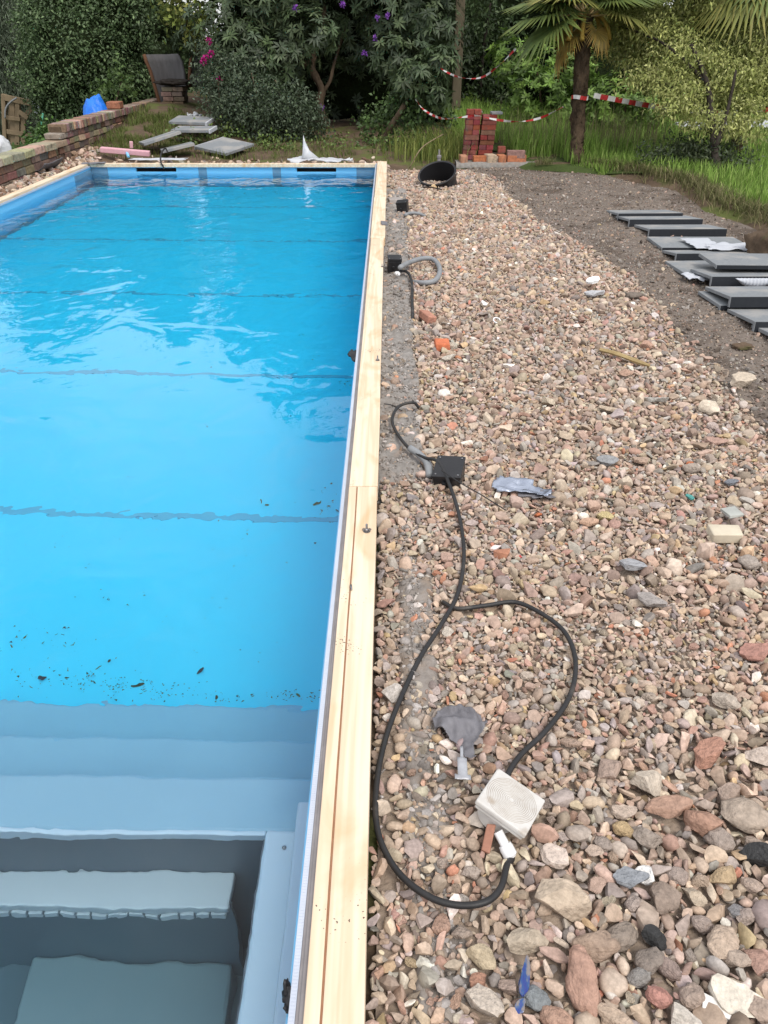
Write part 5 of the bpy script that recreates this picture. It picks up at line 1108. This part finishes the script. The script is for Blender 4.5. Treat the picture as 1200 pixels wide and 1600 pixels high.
trunk(t, [at(1060, 275, .05), aty(1062, 245, 11.3)], .02, .01, 'barkdark')
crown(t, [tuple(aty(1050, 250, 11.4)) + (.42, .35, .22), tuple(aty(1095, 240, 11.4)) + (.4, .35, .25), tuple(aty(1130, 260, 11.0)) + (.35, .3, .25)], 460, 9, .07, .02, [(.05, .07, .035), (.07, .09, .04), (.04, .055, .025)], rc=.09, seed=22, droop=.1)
# ------------------------------------------------------------------ grass
def grass(name, label, pts_, hh, pal, w_=.006, lean=.35, parent=None, cat='grass', m='leaf_matt'):
    p = np.array(pts_, float); k = len(p); a = RNG.random(k) * 6.283; H_ = hh * RNG.uniform(.45, 1.15, k) if np.isscalar(hh) else hh
    d = np.stack([np.cos(a), np.sin(a), np.zeros(k)], 1); s = np.stack([-np.sin(a), np.cos(a), np.zeros(k)], 1) * (w_ * RNG.uniform(.6, 1.4, k))[:, None]; ln = (lean * RNG.random(k) * H_)[:, None]
    z = np.array([0, 0, 1.]); H1 = H_[:, None]
    v = np.empty((k, 5, 3)); v[:, 0] = p - s; v[:, 1] = p + s; m1 = p + z * H1 * .55 + d * ln * .35; v[:, 2] = m1 - s * .8; v[:, 3] = m1 + s * .8; v[:, 4] = p + z * H1 * .96 + d * ln * 1.2
    b = np.arange(k)[:, None] * 5; f = np.concatenate([b + [0, 1, 3], b + [0, 3, 2], b + [2, 3, 4]], 1).reshape(-1, 3); c = np.repeat(tint(k, pal, .2), 5, 0)
    o = np_mesh(name, v.reshape(-1, 3), f, c, M[m], parent); tag(o, label, cat, kind='stuff'); return o
GR = [(.19, .31, .055), (.25, .385, .08), (.145, .24, .045), (.30, .40, .11)]
GY = [(.20, .19, .09), (.15, .16, .06), (.26, .22, .12)]
gp, gh = [], []
for _ in range(52000):
    y = 6.0 + 15 * random.random() ** 1.1; e = grass_edge_x(y); x = e + random.random() ** 1.7 * (9.5 - e)
    if y > 11.9 and x < 2.6 and y < 12.75: continue
    if abs(y - 16.6) < .6 and x > 5.5: continue
    k = .5 + .5 * nz(x * .8, y * .8, 3); hh = .11 + .17 * k
    if y > 12.2 and x < 3.2: hh += .16
    if 6.5 < y < 12.2 and x - e < .35: hh *= .55
    if 6 < y < 11.4 and x - e < .30 + .12 * nz(y * 2.2, 4.4): continue
    gp.append((x, y, h(x, y) + .005)); gh.append(hh * random.uniform(.5, 1.15))
grass('long_grass', 'long green meadow grass beyond the soil strip', gp, np.array(gh), GR, .006, .55)
gp = []
for _ in range(700):
    y = random.uniform(12.8, 15); x = random.uniform(1.8, 4.5); gp.append((x, y, h(x, y)))
grass('seed_grass', 'pale seeding grass stalks rising above the meadow', gp, .62, GY, .004, .3)
gp = []
for _ in range(5200):
    y = 6.4 + 5.6 * random.random(); x = grass_edge_x(y) + random.gauss(.30, .10); gp.append((x, y, h(x, y)))
grass('dry_grass', 'dry bent grass along the border of the soil strip', gp, .13, GY + [(.12, .13, .05)], .004, 1.4)
gp = []
for _ in range(6500):
    if random.random() < .55: x, y = random.gauss(-4.25, .28), random.uniform(13.1, 16.6)
    else: x, y = random.uniform(-4.6, 1.4), 12.75 + abs(random.gauss(0, 1.3))
    if x < WALLX + .04 or nz(x * 1.7, y * 1.7, 6) < -.12: continue
    gp.append((x, y, h(x, y)))
grass('bank_grass', 'thin grass and weeds on the bank behind the pool', gp, .13, [(.12, .15, .04), (.16, .17, .06), (.09, .13, .03)], .005, .8)
gp = []
for _ in range(900):
    x, y = random.gauss(.75, .3), random.gauss(13.2, .35); gp.append((x, y, h(x, y)))
grass('tuft_grass', 'yellow green grass tufts behind the black tub', gp, .42, [(.18, .21, .05), (.12, .17, .04), (.22, .24, .07)], .006, .6)
gc_p = []
t = thing('ground_ivy', 'small leaved weeds creeping along the far pool edge', 'weeds', (-2, 14, 0)); t['kind'] = 'stuff'
crown(t, [(-2.9, 14.8, .2, .5, .4, .12), (-.9, 14.2, .08, .8, .3, .12), (.2, 14.1, .08, .6, .4, .14), (-3.3, 14.2, .2, .4, .4, .1), (-1.9, 14.0, .1, .5, .3, .12)], 260, 7, .055, .04, [(.10, .15, .035), (.07, .12, .03), (.14, .19, .05)], rc=.10, seed=31, name='leaves')
# ------------------------------------------------------------------ barrier tape
def tape(label, pts_, wd, twist=0.0, face=(0, 1, 0), stripe=.11):
    pts_ = smooth_path(pts_, 10); v, f, mi = [], [], []; acc = 0
    for i, p in enumerate(pts_):
        d = (pts_[min(i + 1, len(pts_) - 1)] - pts_[max(i - 1, 0)]).normalized(); up_ = Vector((0, 0, 1)); up_ = (up_ - d * up_.dot(d)).normalized(); si = d.cross(up_); a = twist * i + .3 * nz(i * .21, len(pts_))
        u = up_ * math.cos(a) + si * math.sin(a); v += [p - u * wd / 2, p + u * wd / 2]
    for i in range(len(pts_) - 1):
        f.append((2 * i, 2 * i + 2, 2 * i + 3, 2 * i + 1)); acc += (pts_[i + 1] - pts_[i]).length; mi.append(int(acc / stripe) % 2)
    return tag(solid(mk('barrier_tape', (v, f), [M['tapewhite'], M['tapered']], None, mi=mi), .0015), label, 'barrier tape', 'red and white barrier tapes')
def dense(ps, k=4): return smooth_path(ps, k)
tape('upper red and white tape sagging from the rhododendron to the palm frond', dense([aty(681, 99, 14.2), aty(695, 111, 14.0), aty(720, 121, 13.6), aty(752, 121, 13.2), aty(780, 102, 12.9), aty(806, 76, 12.6)]), .027, .05)
tape('lower red and white tape sagging over the brick stack', dense([aty(649, 155, 14.2), aty(663, 172, 13.8), aty(690, 185, 13.2), aty(722, 183, 12.6), aty(745, 181, 12.45), aty(775, 187, 12.45), aty(810, 190, 12.5), aty(845, 184, 12.5), aty(880, 167, 12.5)]), .031, .045)
pc = at(905, 150, .0); ring = aty(906, 152, 12.45)
tape('red and white tape wound round the palm trunk', [ring + Vector((.12 * math.cos(a), .12 * math.sin(a), .01 * math.sin(a * 2))) for a in np.linspace(0, 6.28, 14)], .05, 0)
tape('wide flat red and white tape running right from the palm', dense([aty(928, 149, 12.45), aty(970, 157, 12.5), aty(1015, 165, 12.6), aty(1080, 174, 12.7), aty(1140, 176, 12.8), aty(1210, 171, 13.0)]), .065, 0)
# ------------------------------------------------------------------ fallen leaves in the pool
LC = [(.10, .11, .03), (.16, .14, .03), (.05, .06, .03), (.03, .04, .06), (.20, .15, .05)]
def leaf_thing(px, py, hl, label, depth=None):
    p = uw(px, py, 1.05 if depth is None else depth); r = .85 * hl / F_PX * (p - CAM).length; a = random.uniform(0, 6.28); v = []
    for k in range(10):
        t_ = 2 * math.pi * k / 10; rr = r * (1 + .25 * nz(k * 1.3, px, py)); u, w2 = rr * math.cos(t_), rr * .55 * math.sin(t_); v.append((p.x + u * math.cos(a) - w2 * math.sin(a), p.y + u * math.sin(a) + w2 * math.cos(a), p.z + .006 + .25 * abs(w2)))
    o = np_mesh('fallen_leaf', np.array(v + [(p.x, p.y, p.z + .008)]), np.array([(k, (k + 1) % 10, 10) for k in range(10)]), np.repeat(np.array([random.choice(LC)]), 11, 0), M['leaf_matt'], None, (p.x, p.y, p.z)); tag(o, label, 'leaf', 'leaves sunk in the pool')
for q in ((494, 783, 7, 'largest brown leaf on the pool floor near the timber'), (526, 799, 6, 'dark leaf on the pool floor closest to the timber'), (514, 790, 4, 'small leaf between the two larger floor leaves'), (515, 755, 4, 'small green leaf above the leaf cluster by the timber'), (411, 788, 4, 'lone small leaf left of the leaf cluster'),
          (311, 1050, 7, 'dark bluish leaf lying alone above the steps'), (155, 1048, 6, 'tan leaf above the left part of the steps'), (172, 1038, 5, 'greenish leaf beside the tan one above the steps'), (70, 1060, 5, 'dark leaf at the left above the steps'), (215, 1072, 7, 'yellow green leaf amid specks above the steps'),
          (470, 1088, 6, 'olive leaf in the corner by the steps'), (336, 1092, 4, 'small brown leaf at the brink of the top step line'), (100, 1062, 4, 'thin greenish leaf second from the left by the steps'), (62, 1008, 4, 'small dark leaf nearest the left photo edge')):
    leaf_thing(*q)
V, Fc, Cc = [], [], []
def speck(px, py, s, depth=1.04):
    p = uw(px, py, depth); r = s / F_PX * (p - CAM).length; b = len(V); a = random.uniform(0, 6.28)
    for k in range(3): V.append((p.x + r * math.cos(a + k * 2.1) * random.uniform(.5, 1.2), p.y + r * math.sin(a + k * 2.1) * random.uniform(.4, 1), p.z + random.uniform(0, .006)))
    Fc.append((b, b + 1, b + 2)); c = random.choice(LC); Cc.extend([c] * 3)
for cx_, cy_, sx_, sy_, n_ in ((190, 1072, 55, 10, 110), (110, 1060, 50, 14, 50), (470, 1092, 22, 8, 45), (340, 1090, 60, 6, 60), (510, 785, 16, 14, 22), (60, 995, 40, 12, 30), (300, 900, 180, 90, 50), (450, 560, 60, 40, 12), (400, 303, 50, 4, 60), (120, 870, 70, 50, 20), (545, 600, 12, 8, 16)):
    for _ in range(n_):
        px, py = random.gauss(cx_, sx_), random.gauss(cy_, sy_)
        if py < 1098 and px < 555 - .05 * max(0, py - 600): speck(px, py, random.uniform(.8, 2.6))
o = np_mesh('leaf_specks', np.array(V), np.array(Fc), np.array(Cc), M['leaf_matt']); tag(o, 'scattered leaf crumbs lying on the pool floor', 'leaf crumbs', kind='stuff')
